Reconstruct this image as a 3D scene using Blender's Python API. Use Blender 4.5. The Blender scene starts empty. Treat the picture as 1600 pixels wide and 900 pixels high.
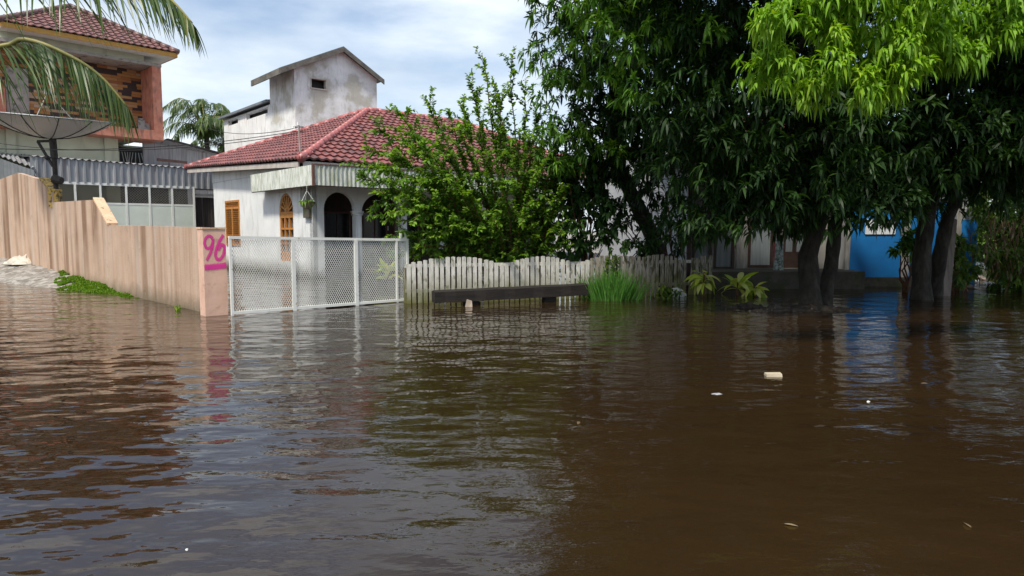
import bpy, math, random
import numpy as np
from mathutils import Vector, Matrix
C = bpy.context
SC = C.scene
R = math.radians
rng = np.random.default_rng(7)
random.seed(7)

# ------------------------------------------------------------------ camera
FPX = 1070.0
HC = 1.5
PITCH = math.atan(90.0/FPX)
cam_d = bpy.data.cameras.new('camera'); cam = bpy.data.objects.new('camera', cam_d)
SC.collection.objects.link(cam)
cam.location = (0, 0, HC); cam.rotation_euler = (R(90)-PITCH, 0, 0)
cam_d.sensor_width = 36; cam_d.lens = 36*FPX/1600
cam_d.clip_start = .05; cam_d.clip_end = 3000
SC.camera = cam
SC.render.resolution_x = 1024; SC.render.resolution_y = 576

def ray(px, py):
    cp, sp = math.cos(PITCH), math.sin(PITCH)
    a, b = (px-800)/FPX, (450-py)/FPX
    return Vector((a, cp+b*sp, -sp+b*cp))
def at(px, py, Y):
    r = ray(px, py); return Vector((r.x/r.y*Y, Y, HC+r.z/r.y*Y))
def onz(px, py, z=0.0):
    r = ray(px, py); k = (z-HC)/r.z; return Vector((r.x*k, r.y*k, z))
def zat(px, py, Y): return at(px, py, Y).z

# ------------------------------------------------------------------ world, sun
SUN_EL, SUN_AZ = 58.0, 206.0       # azimuth clockwise from +Y (north); sun behind-left of camera
w = bpy.data.worlds.new('World'); SC.world = w; w.use_nodes = True
nt = w.node_tree; nt.nodes.clear()
N = nt.nodes.new; L = nt.links.new
out = N('ShaderNodeOutputWorld')
sky = N('ShaderNodeTexSky'); sky.sky_type = 'NISHITA'; sky.sun_disc = False
sky.sun_elevation = R(SUN_EL); sky.sun_rotation = R(SUN_AZ); sky.air_density = 1.0; sky.dust_density = 2.0
bg1 = N('ShaderNodeBackground'); bg1.inputs[1].default_value = .15
L(sky.outputs[0], bg1.inputs[0])
tc = N('ShaderNodeTexCoord'); mp = N('ShaderNodeMapping'); mp.inputs['Scale'].default_value = (1.0, 1.0, 3.2)
mp.inputs['Location'].default_value = (.35, .2, .1)
L(tc.outputs['Generated'], mp.inputs[0])
n1 = N('ShaderNodeTexNoise'); n1.inputs['Scale'].default_value = 1.7; n1.inputs['Detail'].default_value = 7; n1.inputs['Roughness'].default_value = .55
L(mp.outputs[0], n1.inputs[0])
r1 = N('ShaderNodeValToRGB'); r1.color_ramp.elements[0].position = .40; r1.color_ramp.elements[1].position = .60
L(n1.outputs[0], r1.inputs[0])
n2 = N('ShaderNodeTexNoise'); n2.inputs['Scale'].default_value = 2.6; n2.inputs['Detail'].default_value = 8
mp2 = N('ShaderNodeMapping'); mp2.inputs['Scale'].default_value = (1, 1, 3.5); mp2.inputs['Location'].default_value = (4, 2, 1)
L(tc.outputs['Generated'], mp2.inputs[0]); L(mp2.outputs[0], n2.inputs[0])
r2 = N('ShaderNodeValToRGB')
r2.color_ramp.elements[0].position = .35; r2.color_ramp.elements[0].color = (.50, .59, .70, 1)
r2.color_ramp.elements[1].position = .62; r2.color_ramp.elements[1].color = (.84, .91, .97, 1)
L(n2.outputs[0], r2.inputs[0])
bg2 = N('ShaderNodeBackground'); L(r2.outputs[0], bg2.inputs[0]); bg2.inputs[1].default_value = 1.02
mx = N('ShaderNodeMixShader'); mm = N('ShaderNodeMath'); mm.operation = 'MULTIPLY_ADD'; mm.inputs[1].default_value = .92; mm.inputs[2].default_value = .06
L(r1.outputs[0], mm.inputs[0]); L(mm.outputs[0], mx.inputs[0])
L(bg1.outputs[0], mx.inputs[1]); L(bg2.outputs[0], mx.inputs[2]); L(mx.outputs[0], out.inputs[0])

sd = bpy.data.lights.new('sun', 'SUN'); sun = bpy.data.objects.new('sun', sd); SC.collection.objects.link(sun)
sd.energy = 3.8; sd.angle = R(7); sd.color = (1, .93, .82)
az, el = R(SUN_AZ), R(SUN_EL)
tosun = Vector((math.sin(az)*math.cos(el), math.cos(az)*math.cos(el), math.sin(el)))
sun.rotation_euler = tosun.to_track_quat('Z', 'Y').to_euler()
sun.location = (0, 0, 30)
SC.view_settings.view_transform = 'Standard'; SC.view_settings.look = 'None'
SC.view_settings.exposure = 0.32; SC.view_settings.gamma = 1.0

# ------------------------------------------------------------------ materials
def new_mat(name):
    m = bpy.data.materials.new(name); m.use_nodes = True
    t = m.node_tree; p = t.nodes['Principled BSDF']
    return m, t, p
def noise(t, scale, detail=4, stretch=(1, 1, 1), rough=.55, coord='Object', loc=(0, 0, 0)):
    c = t.nodes.new('ShaderNodeTexCoord'); mpn = t.nodes.new('ShaderNodeMapping')
    mpn.inputs['Scale'].default_value = stretch; mpn.inputs['Location'].default_value = loc
    t.links.new(c.outputs[coord], mpn.inputs[0])
    n = t.nodes.new('ShaderNodeTexNoise'); n.inputs['Scale'].default_value = scale
    n.inputs['Detail'].default_value = detail; n.inputs['Roughness'].default_value = rough
    t.links.new(mpn.outputs[0], n.inputs[0]); return n.outputs[0]
def ramp(t, fac, stops):
    r = t.nodes.new('ShaderNodeValToRGB'); e = r.color_ramp.elements
    while len(e) < len(stops): e.new(.5)
    for k, (p, c) in enumerate(stops):
        e[k].position = p; e[k].color = (*c, 1) if len(c) == 3 else c
    t.links.new(fac, r.inputs[0]); return r.outputs[0]
def mixc(t, fac, a, b, mode='MIX'):
    m = t.nodes.new('ShaderNodeMix'); m.data_type = 'RGBA'; m.blend_type = mode
    for s, v in ((0, fac), (6, a), (7, b)):
        if hasattr(v, 'links'): t.links.new(v, m.inputs[s])
        elif isinstance(v, (int, float)): m.inputs[s].default_value = v
        else: m.inputs[s].default_value = (*v, 1)
    return m.outputs[2]
def bump(t, p, h, dist=.01, strength=1.0):
    b = t.nodes.new('ShaderNodeBump'); b.inputs['Distance'].default_value = dist; b.inputs['Strength'].default_value = strength
    t.links.new(h, b.inputs['Height']); t.links.new(b.outputs[0], p.inputs['Normal'])
G = lambda v: (v, v, v)
def pm(name, c1, c2, scale=3, rough=.8, bmp=.004, stretch=(1, 1, 1), c3=None, s3=9, thr=(.5, .62), metal=0, spec=.4, stretch3=None):
    m, t, p = new_mat(name)
    n = noise(t, scale, 6, stretch)
    col = ramp(t, n, [(.35, c1), (.65, c2)])
    if c3 is not None:
        n3 = noise(t, s3, 6, stretch3 or stretch, loc=(3, 7, 1))
        f = ramp(t, n3, [(thr[0], G(0)), (thr[1], G(1))]); col = mixc(t, f, col, c3)
    t.links.new(col, p.inputs['Base Color'])
    p.inputs['Roughness'].default_value = rough; p.inputs['Metallic'].default_value = metal
    p.inputs['Specular IOR Level'].default_value = spec
    if bmp: bump(t, p, noise(t, scale*6, 6, stretch), bmp)
    return m
def mul(t, a, k):
    x = t.nodes.new('ShaderNodeMath'); x.operation = 'MULTIPLY'; t.links.new(a, x.inputs[0])
    if hasattr(k, 'links'): t.links.new(k, x.inputs[1])
    else: x.inputs[1].default_value = k
    return x.outputs[0]
def add(t, a, b):
    x = t.nodes.new('ShaderNodeMath'); x.operation = 'ADD'; t.links.new(a, x.inputs[0]); t.links.new(b, x.inputs[1]); return x.outputs[0]
def zmask(t, z0, z1, wob=.12, scale=4):
    """0 below z0, 1 above z1 with a ragged edge (object z)"""
    c = t.nodes.new('ShaderNodeTexCoord'); s = t.nodes.new('ShaderNodeSeparateXYZ'); t.links.new(c.outputs['Object'], s.inputs[0])
    n = noise(t, scale, 5)
    a = t.nodes.new('ShaderNodeMath'); a.operation = 'MULTIPLY_ADD'; a.inputs[1].default_value = wob*2; t.links.new(n, a.inputs[0]); t.links.new(s.outputs[2], a.inputs[2])
    mr = t.nodes.new('ShaderNodeMapRange'); mr.inputs[1].default_value = z0+wob; mr.inputs[2].default_value = z1+wob
    t.links.new(a.outputs[0], mr.inputs[0]); return mr.outputs[0]

M = {}
# pink plaster with brown vertical run-off streaks
m, t, p = new_mat('pink_plaster'); M['pink_wall'] = m
base = ramp(t, noise(t, 1.6, 6), [(.3, (.44, .295, .205)), (.7, (.52, .37, .27))])
st1 = ramp(t, noise(t, 1.0, 3, (2.2, 2.2, .07)), [(.46, G(0)), (.58, G(.9))])
st1 = mul(t, st1, ramp(t, noise(t, .38, 3, loc=(1, 8, 0)), [(.38, G(.15)), (.58, G(1))]))
col = mixc(t, st1, base, (.185, .10, .052))
st2 = ramp(t, noise(t, 4.5, 2, (2.2, 2.2, .06), loc=(5, 1, 2)), [(.52, G(0)), (.68, G(.3))])
col = mixc(t, st2, col, (.34, .23, .17))
st3 = ramp(t, noise(t, 1.1, 5, (2.2, 2.2, .08), loc=(9, 1, 2)), [(.52, G(0)), (.66, G(.55))])
col = mixc(t, st3, col, (.50, .42, .35))
low = zmask(t, .0, .34, .16); col = mixc(t, low, (.17, .13, .08), col)
crk = ramp(t, noise(t, 3.2, 9, rough=.75, loc=(2, 2, 7)), [(.56, G(0)), (.66, G(.7))]); col = mixc(t, crk, col, (.30, .24, .18))
t.links.new(col, p.inputs['Base Color']); p.inputs['Roughness'].default_value = .85; bump(t, p, noise(t, 22, 6), .006)
M['post_paint'] = pm('salmon_paint', (.62, .39, .29), (.72, .47, .36), 4, .75, .003, c3=(.42, .24, .17), s3=5, thr=(.58, .74))
M['tan_cap'] = pm('tan_plaster', (.58, .38, .24), (.68, .46, .30), 5, .8, .006, c3=(.12, .09, .06), s3=11, thr=(.58, .66))
M['yellow_cap'] = pm('yellow_plaster', (.50, .34, .07), (.42, .27, .08), 6, .8, .008, c3=(.1, .07, .04), s3=9, thr=(.48, .56))
# magenta spray
m, t, p = new_mat('magenta_spray'); M['spray'] = m
p.inputs['Base Color'].default_value = (.72, .035, .30, 1); p.inputs['Roughness'].default_value = .6
a = t.nodes.new('ShaderNodeAttribute'); a.attribute_name = 'edge'
nn = noise(t, 60, 3)
ad = t.nodes.new('ShaderNodeMath'); ad.operation = 'MULTIPLY_ADD'; ad.inputs[1].default_value = .5; ad.inputs[2].default_value = -.22
t.links.new(nn, ad.inputs[0])
a2 = t.nodes.new('ShaderNodeMath'); a2.operation = 'ADD'; t.links.new(ad.outputs[0], a2.inputs[0]); t.links.new(a.outputs['Fac'], a2.inputs[1])
mr = t.nodes.new('ShaderNodeMapRange'); mr.inputs[1].default_value = .1; mr.inputs[2].default_value = .75; t.links.new(a2.outputs[0], mr.inputs[0])
mrm = t.nodes.new('ShaderNodeMath'); mrm.operation = 'MULTIPLY'; mrm.inputs[1].default_value = .9; t.links.new(mr.outputs[0], mrm.inputs[0])
t.links.new(mrm.outputs[0], p.inputs['Alpha'])

M['white_metal'] = pm('white_painted_steel', (.72, .73, .68), (.78, .79, .75), 5, .45, 0, c3=(.42, .33, .2), s3=14, thr=(.66, .72))
M['mesh_metal'] = pm('white_mesh_steel', (.66, .68, .64), (.74, .75, .72), 6, .5, 0, c3=(.5, .42, .3), s3=5, thr=(.6, .75))
# white stained render for house
def white_render(name, stain, low_h=.55, c=(.80, .81, .80), c2=(.68, .70, .70), st_col=(.20, .21, .17)):
    m, t, p = new_mat(name)
    base = ramp(t, noise(t, 1.2, 6), [(.3, c2), (.7, c)])
    s1 = ramp(t, noise(t, 3.0, 7, (1.4, 1.4, .35)), [(.52, G(0)), (.72, G(stain))])
    col = mixc(t, s1, base, st_col)
    low = zmask(t, .06, low_h, .16, 5)
    col = mixc(t, low, (.10, .09, .07), col)
    t.links.new(col, p.inputs['Base Color']); p.inputs['Roughness'].default_value = .8
    bump(t, p, noise(t, 14, 6), .006); return m
M['house_wall'] = white_render('white_house_plaster', .35)
M['column'] = white_render('white_column_plaster', .3, .3)
M['neighbour_front'] = white_render('stained_shaded_plaster', .5, .6, (.30, .29, .27), (.22, .21, .20))  # grey base carries the mango canopy's shade; the stains are its own
M['neighbour_wall'] = white_render('grey_white_shaded_plaster', .4, .6, (.42, .43, .44), (.34, .35, .37))  # white side wall greyed to carry its shade; blue building shares the tone
# weathered tower
m, t, p = new_mat('weathered_whitewash'); M['tower_wall'] = m
base = ramp(t, noise(t, .55, 8, rough=.6), [(.36, (.44, .42, .36)), (.44, (.50, .49, .43)), (.49, (.66, .67, .66)), (.62, (.84, .85, .84))])
s1 = ramp(t, noise(t, 2.2, 9, (1.2, 1.2, .45), rough=.7), [(.54, G(0)), (.70, G(.6))]); col = mixc(t, s1, base, (.24, .24, .21))
s2 = ramp(t, noise(t, 7, 6, (1.4, 1.4, .15), loc=(3, 1, 2)), [(.58, G(0)), (.74, G(.5))]); col = mixc(t, s2, col, (.16, .17, .15))
t.links.new(col, p.inputs['Base Color']); p.inputs['Roughness'].default_value = .9; bump(t, p, noise(t, 9, 7), .01)
m, t, p = new_mat('peeling_whitewash'); M['wing_wall'] = m
base = ramp(t, noise(t, 1.0, 8), [(.35, (.72, .72, .72)), (.6, (.84, .85, .85))])
s1 = ramp(t, noise(t, 5, 7, (1, 1, .2)), [(.55, G(0)), (.72, G(.6))]); col = mixc(t, s1, base, (.33, .24, .18))
t.links.new(col, p.inputs['Base Color']); p.inputs['Roughness'].default_value = .9
# mossy corrugated fascia
m, t, p = new_mat('mossy_cement_sheet'); M['fascia'] = m
base = ramp(t, noise(t, 2.0, 6), [(.3, (.55, .58, .53)), (.7, (.70, .72, .68))])
s1 = ramp(t, noise(t, 11, 7, (1.5, 1.5, .18), rough=.7), [(.44, G(0)), (.68, G(.85))]); col = mixc(t, s1, base, (.17, .20, .13))
s2 = ramp(t, noise(t, 3, 7, (1.5, 1.5, .4), rough=.7, loc=(2, 5, 1)), [(.5, G(0)), (.72, G(.6))]); col = mixc(t, s2, col, (.30, .33, .16))
t.links.new(col, p.inputs['Base Color']); p.inputs['Roughness'].default_value = .85
M['brown_trim'] = pm('brown_painted_wood', (.12, .06, .045), (.17, .09, .07), 5, .6, .002)
M['beam'] = pm('pale_weathered_beam', (.40, .36, .32), (.52, .48, .44), 4, .8, .003)
M['orange_wood'] = pm('varnished_orange_wood', (.42, .17, .035), (.54, .24, .055), 5, .4, .002, stretch=(2, 2, .4))
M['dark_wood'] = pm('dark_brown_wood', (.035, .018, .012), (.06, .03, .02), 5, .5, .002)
M['dark_glass'] = pm('dark_window_glass', (.012, .014, .016), (.02, .022, .025), 2, .08, 0, spec=.6)
M['curtain'] = pm('grey_curtain_behind_glass', (.16, .19, .20), (.24, .27, .28), 3, .5, 0, stretch=(6, 6, .2))
M['ceiling'] = pm('grey_ceiling_board', (.32, .31, .30), (.4, .39, .38), 3, .8, 0)
# red roof tile: glossy red with dirt in lower overlaps
def tile_mat(name, c1, c2, dirt, thr):
    m, t, p = new_mat(name)
    base = ramp(t, noise(t, 5, 6), [(.3, c1), (.7, c2)])
    d = ramp(t, noise(t, 1.3, 9, (1, 1, 1), rough=.75), [(thr, G(0)), (thr+.12, G(.75))]); col = mixc(t, d, base, dirt)
    d3 = ramp(t, noise(t, 4, 7, (1, .35, 1), rough=.7, loc=(4, 4, 0)), [(.52, G(0)), (.62, G(.7))]); col = mixc(t, d3, col, dirt)
    d2 = ramp(t, noise(t, 9, 5), [(.6, G(0)), (.75, G(.4))]); col = mixc(t, d2, col, (.45, .30, .28))
    t.links.new(col, p.inputs['Base Color']); p.inputs['Roughness'].default_value = .42; p.inputs['Specular IOR Level'].default_value = .5
    return m
M['red_tile'] = tile_mat('red_metal_tile', (.20, .058, .052), (.27, .098, .088), (.05, .035, .035), .50)
M['maroon_tile'] = tile_mat('maroon_metal_tile', (.15, .065, .058), (.22, .10, .088), (.06, .04, .045), .55)
M['ridge_red'] = tile_mat('red_ridge_cap', (.36, .10, .10), (.44, .15, .14), (.10, .06, .06), .56)
M['ridge_dark'] = tile_mat('maroon_ridge_cap', (.13, .07, .065), (.17, .09, .08), (.06, .04, .04), .6)
M['yellow_fascia'] = pm('ochre_fascia_board', (.45, .23, .04), (.52, .28, .06), 5, .6, 0)
M['cream_wall'] = pm('pale_green_cream_plaster', (.50, .52, .38), (.56, .58, .44), 1.5, .8, .003, c3=(.34, .35, .26), s3=2.5, thr=(.55, .8), stretch3=(1, 1, .3))
M['white_soffit'] = pm('white_soffit_board', (.60, .60, .56), (.66, .66, .62), 3, .7, 0)
M['coral'] = pm('coral_plaster', (.50, .18, .115), (.62, .27, .18), 3, .8, .004, c3=(.25, .12, .09), s3=3, thr=(.52, .7), stretch3=(1.5, 1.5, .5))
M['grey_concrete'] = pm('stained_bare_concrete', (.30, .28, .25), (.42, .39, .35), 2.5, .9, .006, c3=(.12, .11, .10), s3=4, thr=(.55, .68))
M['dark_concrete'] = pm('damp_dark_concrete', (.06, .055, .045), (.10, .09, .07), 4, .85, .006, c3=(.05, .06, .025), s3=5, thr=(.5, .6))
# mosaic
m, t, p = new_mat('orange_brown_stone_cladding'); M['mosaic'] = m
c = t.nodes.new('ShaderNodeTexCoord'); mpn = t.nodes.new('ShaderNodeMapping'); mpn.inputs['Rotation'].default_value = (R(90), 0, 0)
t.links.new(c.outputs['Object'], mpn.inputs[0])
b = t.nodes.new('ShaderNodeTexBrick'); t.links.new(mpn.outputs[0], b.inputs[0])
b.inputs['Scale'].default_value = 1; b.inputs['Brick Width'].default_value = .62; b.inputs['Row Height'].default_value = .13
b.inputs['Mortar Size'].default_value = .004; b.inputs['Color1'].default_value = (0, 0, 0, 1); b.inputs['Color2'].default_value = (1, 1, 1, 1); b.inputs['Mortar'].default_value = (.1, .1, .1, 1)
b.offset = .37; b.squash = .7; b.squash_frequency = 3
col = ramp(t, b.outputs[0], [(0, (.035, .02, .016)), (.27, (.05, .025, .018)), (.30, (.30, .10, .025)), (.55, (.42, .17, .04)), (.8, (.46, .22, .06)), (1, (.44, .33, .24))])
t.links.new(col, p.inputs['Base Color']); p.inputs['Roughness'].default_value = .6
t.nodes[-1]
M['zinc'] = pm('dull_galvanised_sheet', (.25, .265, .28), (.36, .37, .38), 1.2, .5, 0, stretch=(2.5, .3, .3), c3=(.17, .14, .14), s3=1.8, thr=(.52, .7), stretch3=(3, 3, .2), metal=.2)
M['zinc_dark'] = pm('dark_galvanised_sheet', (.15, .165, .18), (.21, .23, .25), 1.5, .5, 0, metal=.2)
M['old_board'] = pm('silvery_weathered_boards', (.26, .26, .27), (.40, .40, .42), 7, .85, 0, stretch=(3, 3, .12), c3=(.14, .10, .09), s3=2, thr=(.55, .65))
M['verge'] = pm('dark_weathered_verge', (.09, .085, .075), (.17, .16, .14), 3, .9, .003)
M['dark_board'] = pm('dark_brown_boards', (.035, .028, .025), (.07, .055, .05), 8, .8, 0, stretch=(3, 3, .15))
M['gate_panel'] = pm('mint_white_gate_paint', (.62, .68, .60), (.68, .74, .66), 2, .5, 0)
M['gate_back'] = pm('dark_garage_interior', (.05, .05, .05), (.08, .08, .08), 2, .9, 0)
M['picket'] = pm('old_white_picket_paint', (.44, .43, .385), (.62, .61, .56), 7, .85, .004, stretch=(2, 2, .6), c3=(.16, .16, .11), s3=7, thr=(.56, .70), stretch3=(1.5, 1.5, .7))
M['picket_grey'] = pm('bare_grey_picket_wood', (.23, .21, .17), (.34, .32, .27), 7, .9, .004, stretch=(2, 2, .5), c3=(.07, .07, .035), s3=7, thr=(.48, .6))
# moss low on pickets
for k in ('picket', 'picket_grey'):
    m = M[k]; t = m.node_tree; p = t.nodes['Principled BSDF']
    src = p.inputs['Base Color'].links[0].from_socket
    low = zmask(t, .02, .62, .22, 6)
    t.links.new(mixc(t, low, (.13, .13, .045), src), p.inputs['Base Color'])
M['bench_wood'] = pm('blackened_wet_timber', (.010, .008, .007), (.022, .017, .014), 7, .75, .008, stretch=(.3, 2, 2))
M['block'] = pm('pale_concrete_block', (.32, .26, .2), (.42, .35, .28), 7, .9, .006)
M['bark'] = pm('dark_mango_bark', (.018, .015, .011), (.042, .035, .026), 9, .9, .03, stretch=(1.4, 1.4, .5), c3=(.07, .066, .05), s3=4, thr=(.52, .68))
M['bark_grey'] = pm('grey_lichen_bark', (.06, .052, .042), (.13, .115, .095), 8, .9, .03, stretch=(1.4, 1.4, .5), c3=(.03, .045, .012), s3=4, thr=(.52, .64))
M['stem'] = pm('reddish_brown_stem', (.09, .04, .02), (.14, .07, .035), 12, .8, .004)
M['blue_paint'] = pm('bright_blue_painted_wall', (.004, .125, .36), (.006, .16, .44), 1.4, .6, .002, c3=(.02, .10, .24), s3=3, thr=(.6, .85))
M['grey_post'] = pm('grey_weathered_post', (.24, .23, .21), (.36, .35, .32), 8, .85, .003, stretch=(2, 2, .3))
M['plank'] = pm('weathered_tan_plank', (.15, .12, .10), (.23, .19, .16), 8, .85, .003, stretch=(2, 2, .25), c3=(.33, .13, .06), s3=4, thr=(.66, .7))
M['dish_metal'] = None
M['black_metal'] = pm('blackened_steel', (.02, .018, .017), (.04, .034, .03), 9, .7, .002)
M['cable'] = pm('black_cable', (.015, .015, .015), (.02, .02, .02), 5, .7, 0)
M['sack'] = pm('dirty_white_plastic_sheet', (.45, .42, .35), (.60, .56, .48), 6, .6, .01, c3=(.35, .25, .12), s3=5, thr=(.58, .7))
M['pot'] = pm('grey_clay_pot', (.22, .17, .14), (.3, .24, .20), 6, .8, .002)
M['white_cloth'] = pm('white_cloth', (.60, .61, .58), (.7, .7, .67), 6, .8, .004)
M['mud'] = pm('wet_dark_mud', (.020, .015, .010), (.05, .038, .026), 9, .6, .02, c3=(.12, .10, .075), s3=14, thr=(.58, .64))
M['foam'] = pm('beige_foam', (.40, .34, .24), (.46, .40, .29), 9, .8, .004)
M['poster'] = pm('pale_poster', (.62, .66, .68), (.68, .72, .72), 3, .6, 0)
M['red_cloth'] = pm('red_patterned_cloth', (.35, .04, .07), (.5, .16, .16), 12, .8, 0)
M['floral'] = pm('floral_cloth', (.05, .09, .07), (.45, .5, .48), 16, .8, 0)
# dish mesh
m, t, p = new_mat('perforated_dish_mesh'); M['dish_metal'] = m
p.inputs['Base Color'].default_value = (.30, .285, .26, 1); p.inputs['Roughness'].default_value = .45; p.inputs['Metallic'].default_value = .3
p.inputs['Alpha'].default_value = .86
# ground materials
m, t, p = new_mat('silty_ground'); M['ground'] = m
base = ramp(t, noise(t, 1.5, 8), [(.35, (.13, .115, .095)), (.65, (.25, .23, .20))])
f = ramp(t, noise(t, 5, 8), [(.5, G(0)), (.56, G(.9))]); col = mixc(t, f, base, (.36, .34, .31))
t.links.new(col, p.inputs['Base Color']); p.inputs['Roughness'].default_value = .8; bump(t, p, noise(t, 7, 8), .05)
# water
m, t, p = new_mat('murky_flood_water'); M['water'] = m
wc = ramp(t, noise(t, .35, 3), [(.3, (.020, .0110, .0048)), (.7, (.027, .0155, .006))])
t.links.new(wc, p.inputs['Base Color'])
p.inputs['Roughness'].default_value = .012; p.inputs['IOR'].default_value = 1.45
p.inputs['Specular IOR Level'].default_value = .5
_c = t.nodes.new('ShaderNodeTexCoord'); _s = t.nodes.new('ShaderNodeSeparateXYZ'); t.links.new(_c.outputs['Object'], _s.inputs[0])
_m = t.nodes.new('ShaderNodeMapRange'); _m.inputs[1].default_value = -2.5; _m.inputs[2].default_value = 1.5; _m.inputs[3].default_value = .14; _m.inputs[4].default_value = 1.9
t.links.new(_s.outputs[0], _m.inputs[0]); calm = mul(t, _m.outputs[0], ramp(t, noise(t, .3, 2, loc=(2.1, .4, 0)), [(.3, G(.5)), (.65, G(1))]))
big = mul(t, noise(t, 1.7, 1, (.8, 1.3, 1), .4), .030)
mid = mul(t, noise(t, 5.2, 2, (.75, 1.35, 1), .3, loc=(3, 1, 0)), .0100)
fine = mul(t, mul(t, noise(t, 17, 2, (.7, 1.5, 1), .5, loc=(1, 4, 0)), .0017), calm)
bump(t, p, add(t, add(t, big, mid), fine), 1.0)

def leaf_mat(name, stops, trans=.3, rough=.5, spec=.28, tcol=1.6):
    m, t, p = new_mat(name)
    a = t.nodes.new('ShaderNodeAttribute'); a.attribute_name = 'tone'
    col = ramp(t, a.outputs['Fac'], stops)
    t.links.new(col, p.inputs['Base Color']); p.inputs['Roughness'].default_value = rough; p.inputs['Specular IOR Level'].default_value = spec
    tr = t.nodes.new('ShaderNodeBsdfTranslucent')
    t.links.new(mixc(t, 1.0, col, (tcol, tcol*.95, tcol*.35), 'MULTIPLY'), tr.inputs[0])
    ms = t.nodes.new('ShaderNodeMixShader'); ms.inputs[0].default_value = trans
    t.links.new(p.outputs[0], ms.inputs[1]); t.links.new(tr.outputs[0], ms.inputs[2])
    t.links.new(ms.outputs[0], t.nodes['Material Output'].inputs[0]); return m
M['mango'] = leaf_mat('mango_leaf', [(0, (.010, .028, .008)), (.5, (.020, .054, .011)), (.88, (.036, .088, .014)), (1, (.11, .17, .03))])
M['mango_lit'] = leaf_mat('mango_leaf_lit', [(0, (.032, .09, .012)), (.5, (.075, .19, .018)), (1, (.19, .33, .028))], .35)  # lighter copy of mango_leaf with the sunlight put into its colour
M['mango_young'] = leaf_mat('young_mango_leaf', [(0, (.08, .19, .012)), (.5, (.17, .34, .018)), (1, (.30, .46, .03))], .35)
M['shrub'] = leaf_mat('small_bright_leaf', [(0, (.028, .085, .012)), (.5, (.075, .18, .02)), (1, (.22, .38, .035))], .35)
M['shrub_dark'] = leaf_mat('broad_dark_leaf', [(0, (.015, .045, .012)), (.6, (.035, .09, .02)), (1, (.07, .15, .025))])
M['palm'] = leaf_mat('palm_leaflet', [(0, (.045, .085, .030)), (.5, (.085, .14, .045)), (.85, (.16, .18, .04)), (1, (.28, .22, .05))], .3, .35)
M['grass'] = leaf_mat('grass_blade', [(0, (.06, .17, .03)), (1, (.12, .30, .05))], .35)
M['moss'] = leaf_mat('verge_weed', [(0, (.05, .12, .01)), (.6, (.12, .25, .01)), (1, (.22, .30, .04))], .3)
M['dracaena'] = leaf_mat('yellow_green_blade', [(0, (.24, .38, .03)), (.5, (.46, .56, .07)), (1, (.66, .66, .26))], .3)
M['dry'] = leaf_mat('dry_brown_leaf', [(0, (.09, .06, .035)), (.6, (.17, .12, .07)), (1, (.30, .23, .14))], .25, .7, .2)
M['hedge'] = leaf_mat('hedge_leaf', [(0, (.035, .08, .012)), (.6, (.09, .16, .022)), (1, (.18, .26, .035))])
M['rachis'] = pm('palm_rachis', (.20, .20, .05), (.28, .24, .07), 5, .5, 0)

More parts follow.
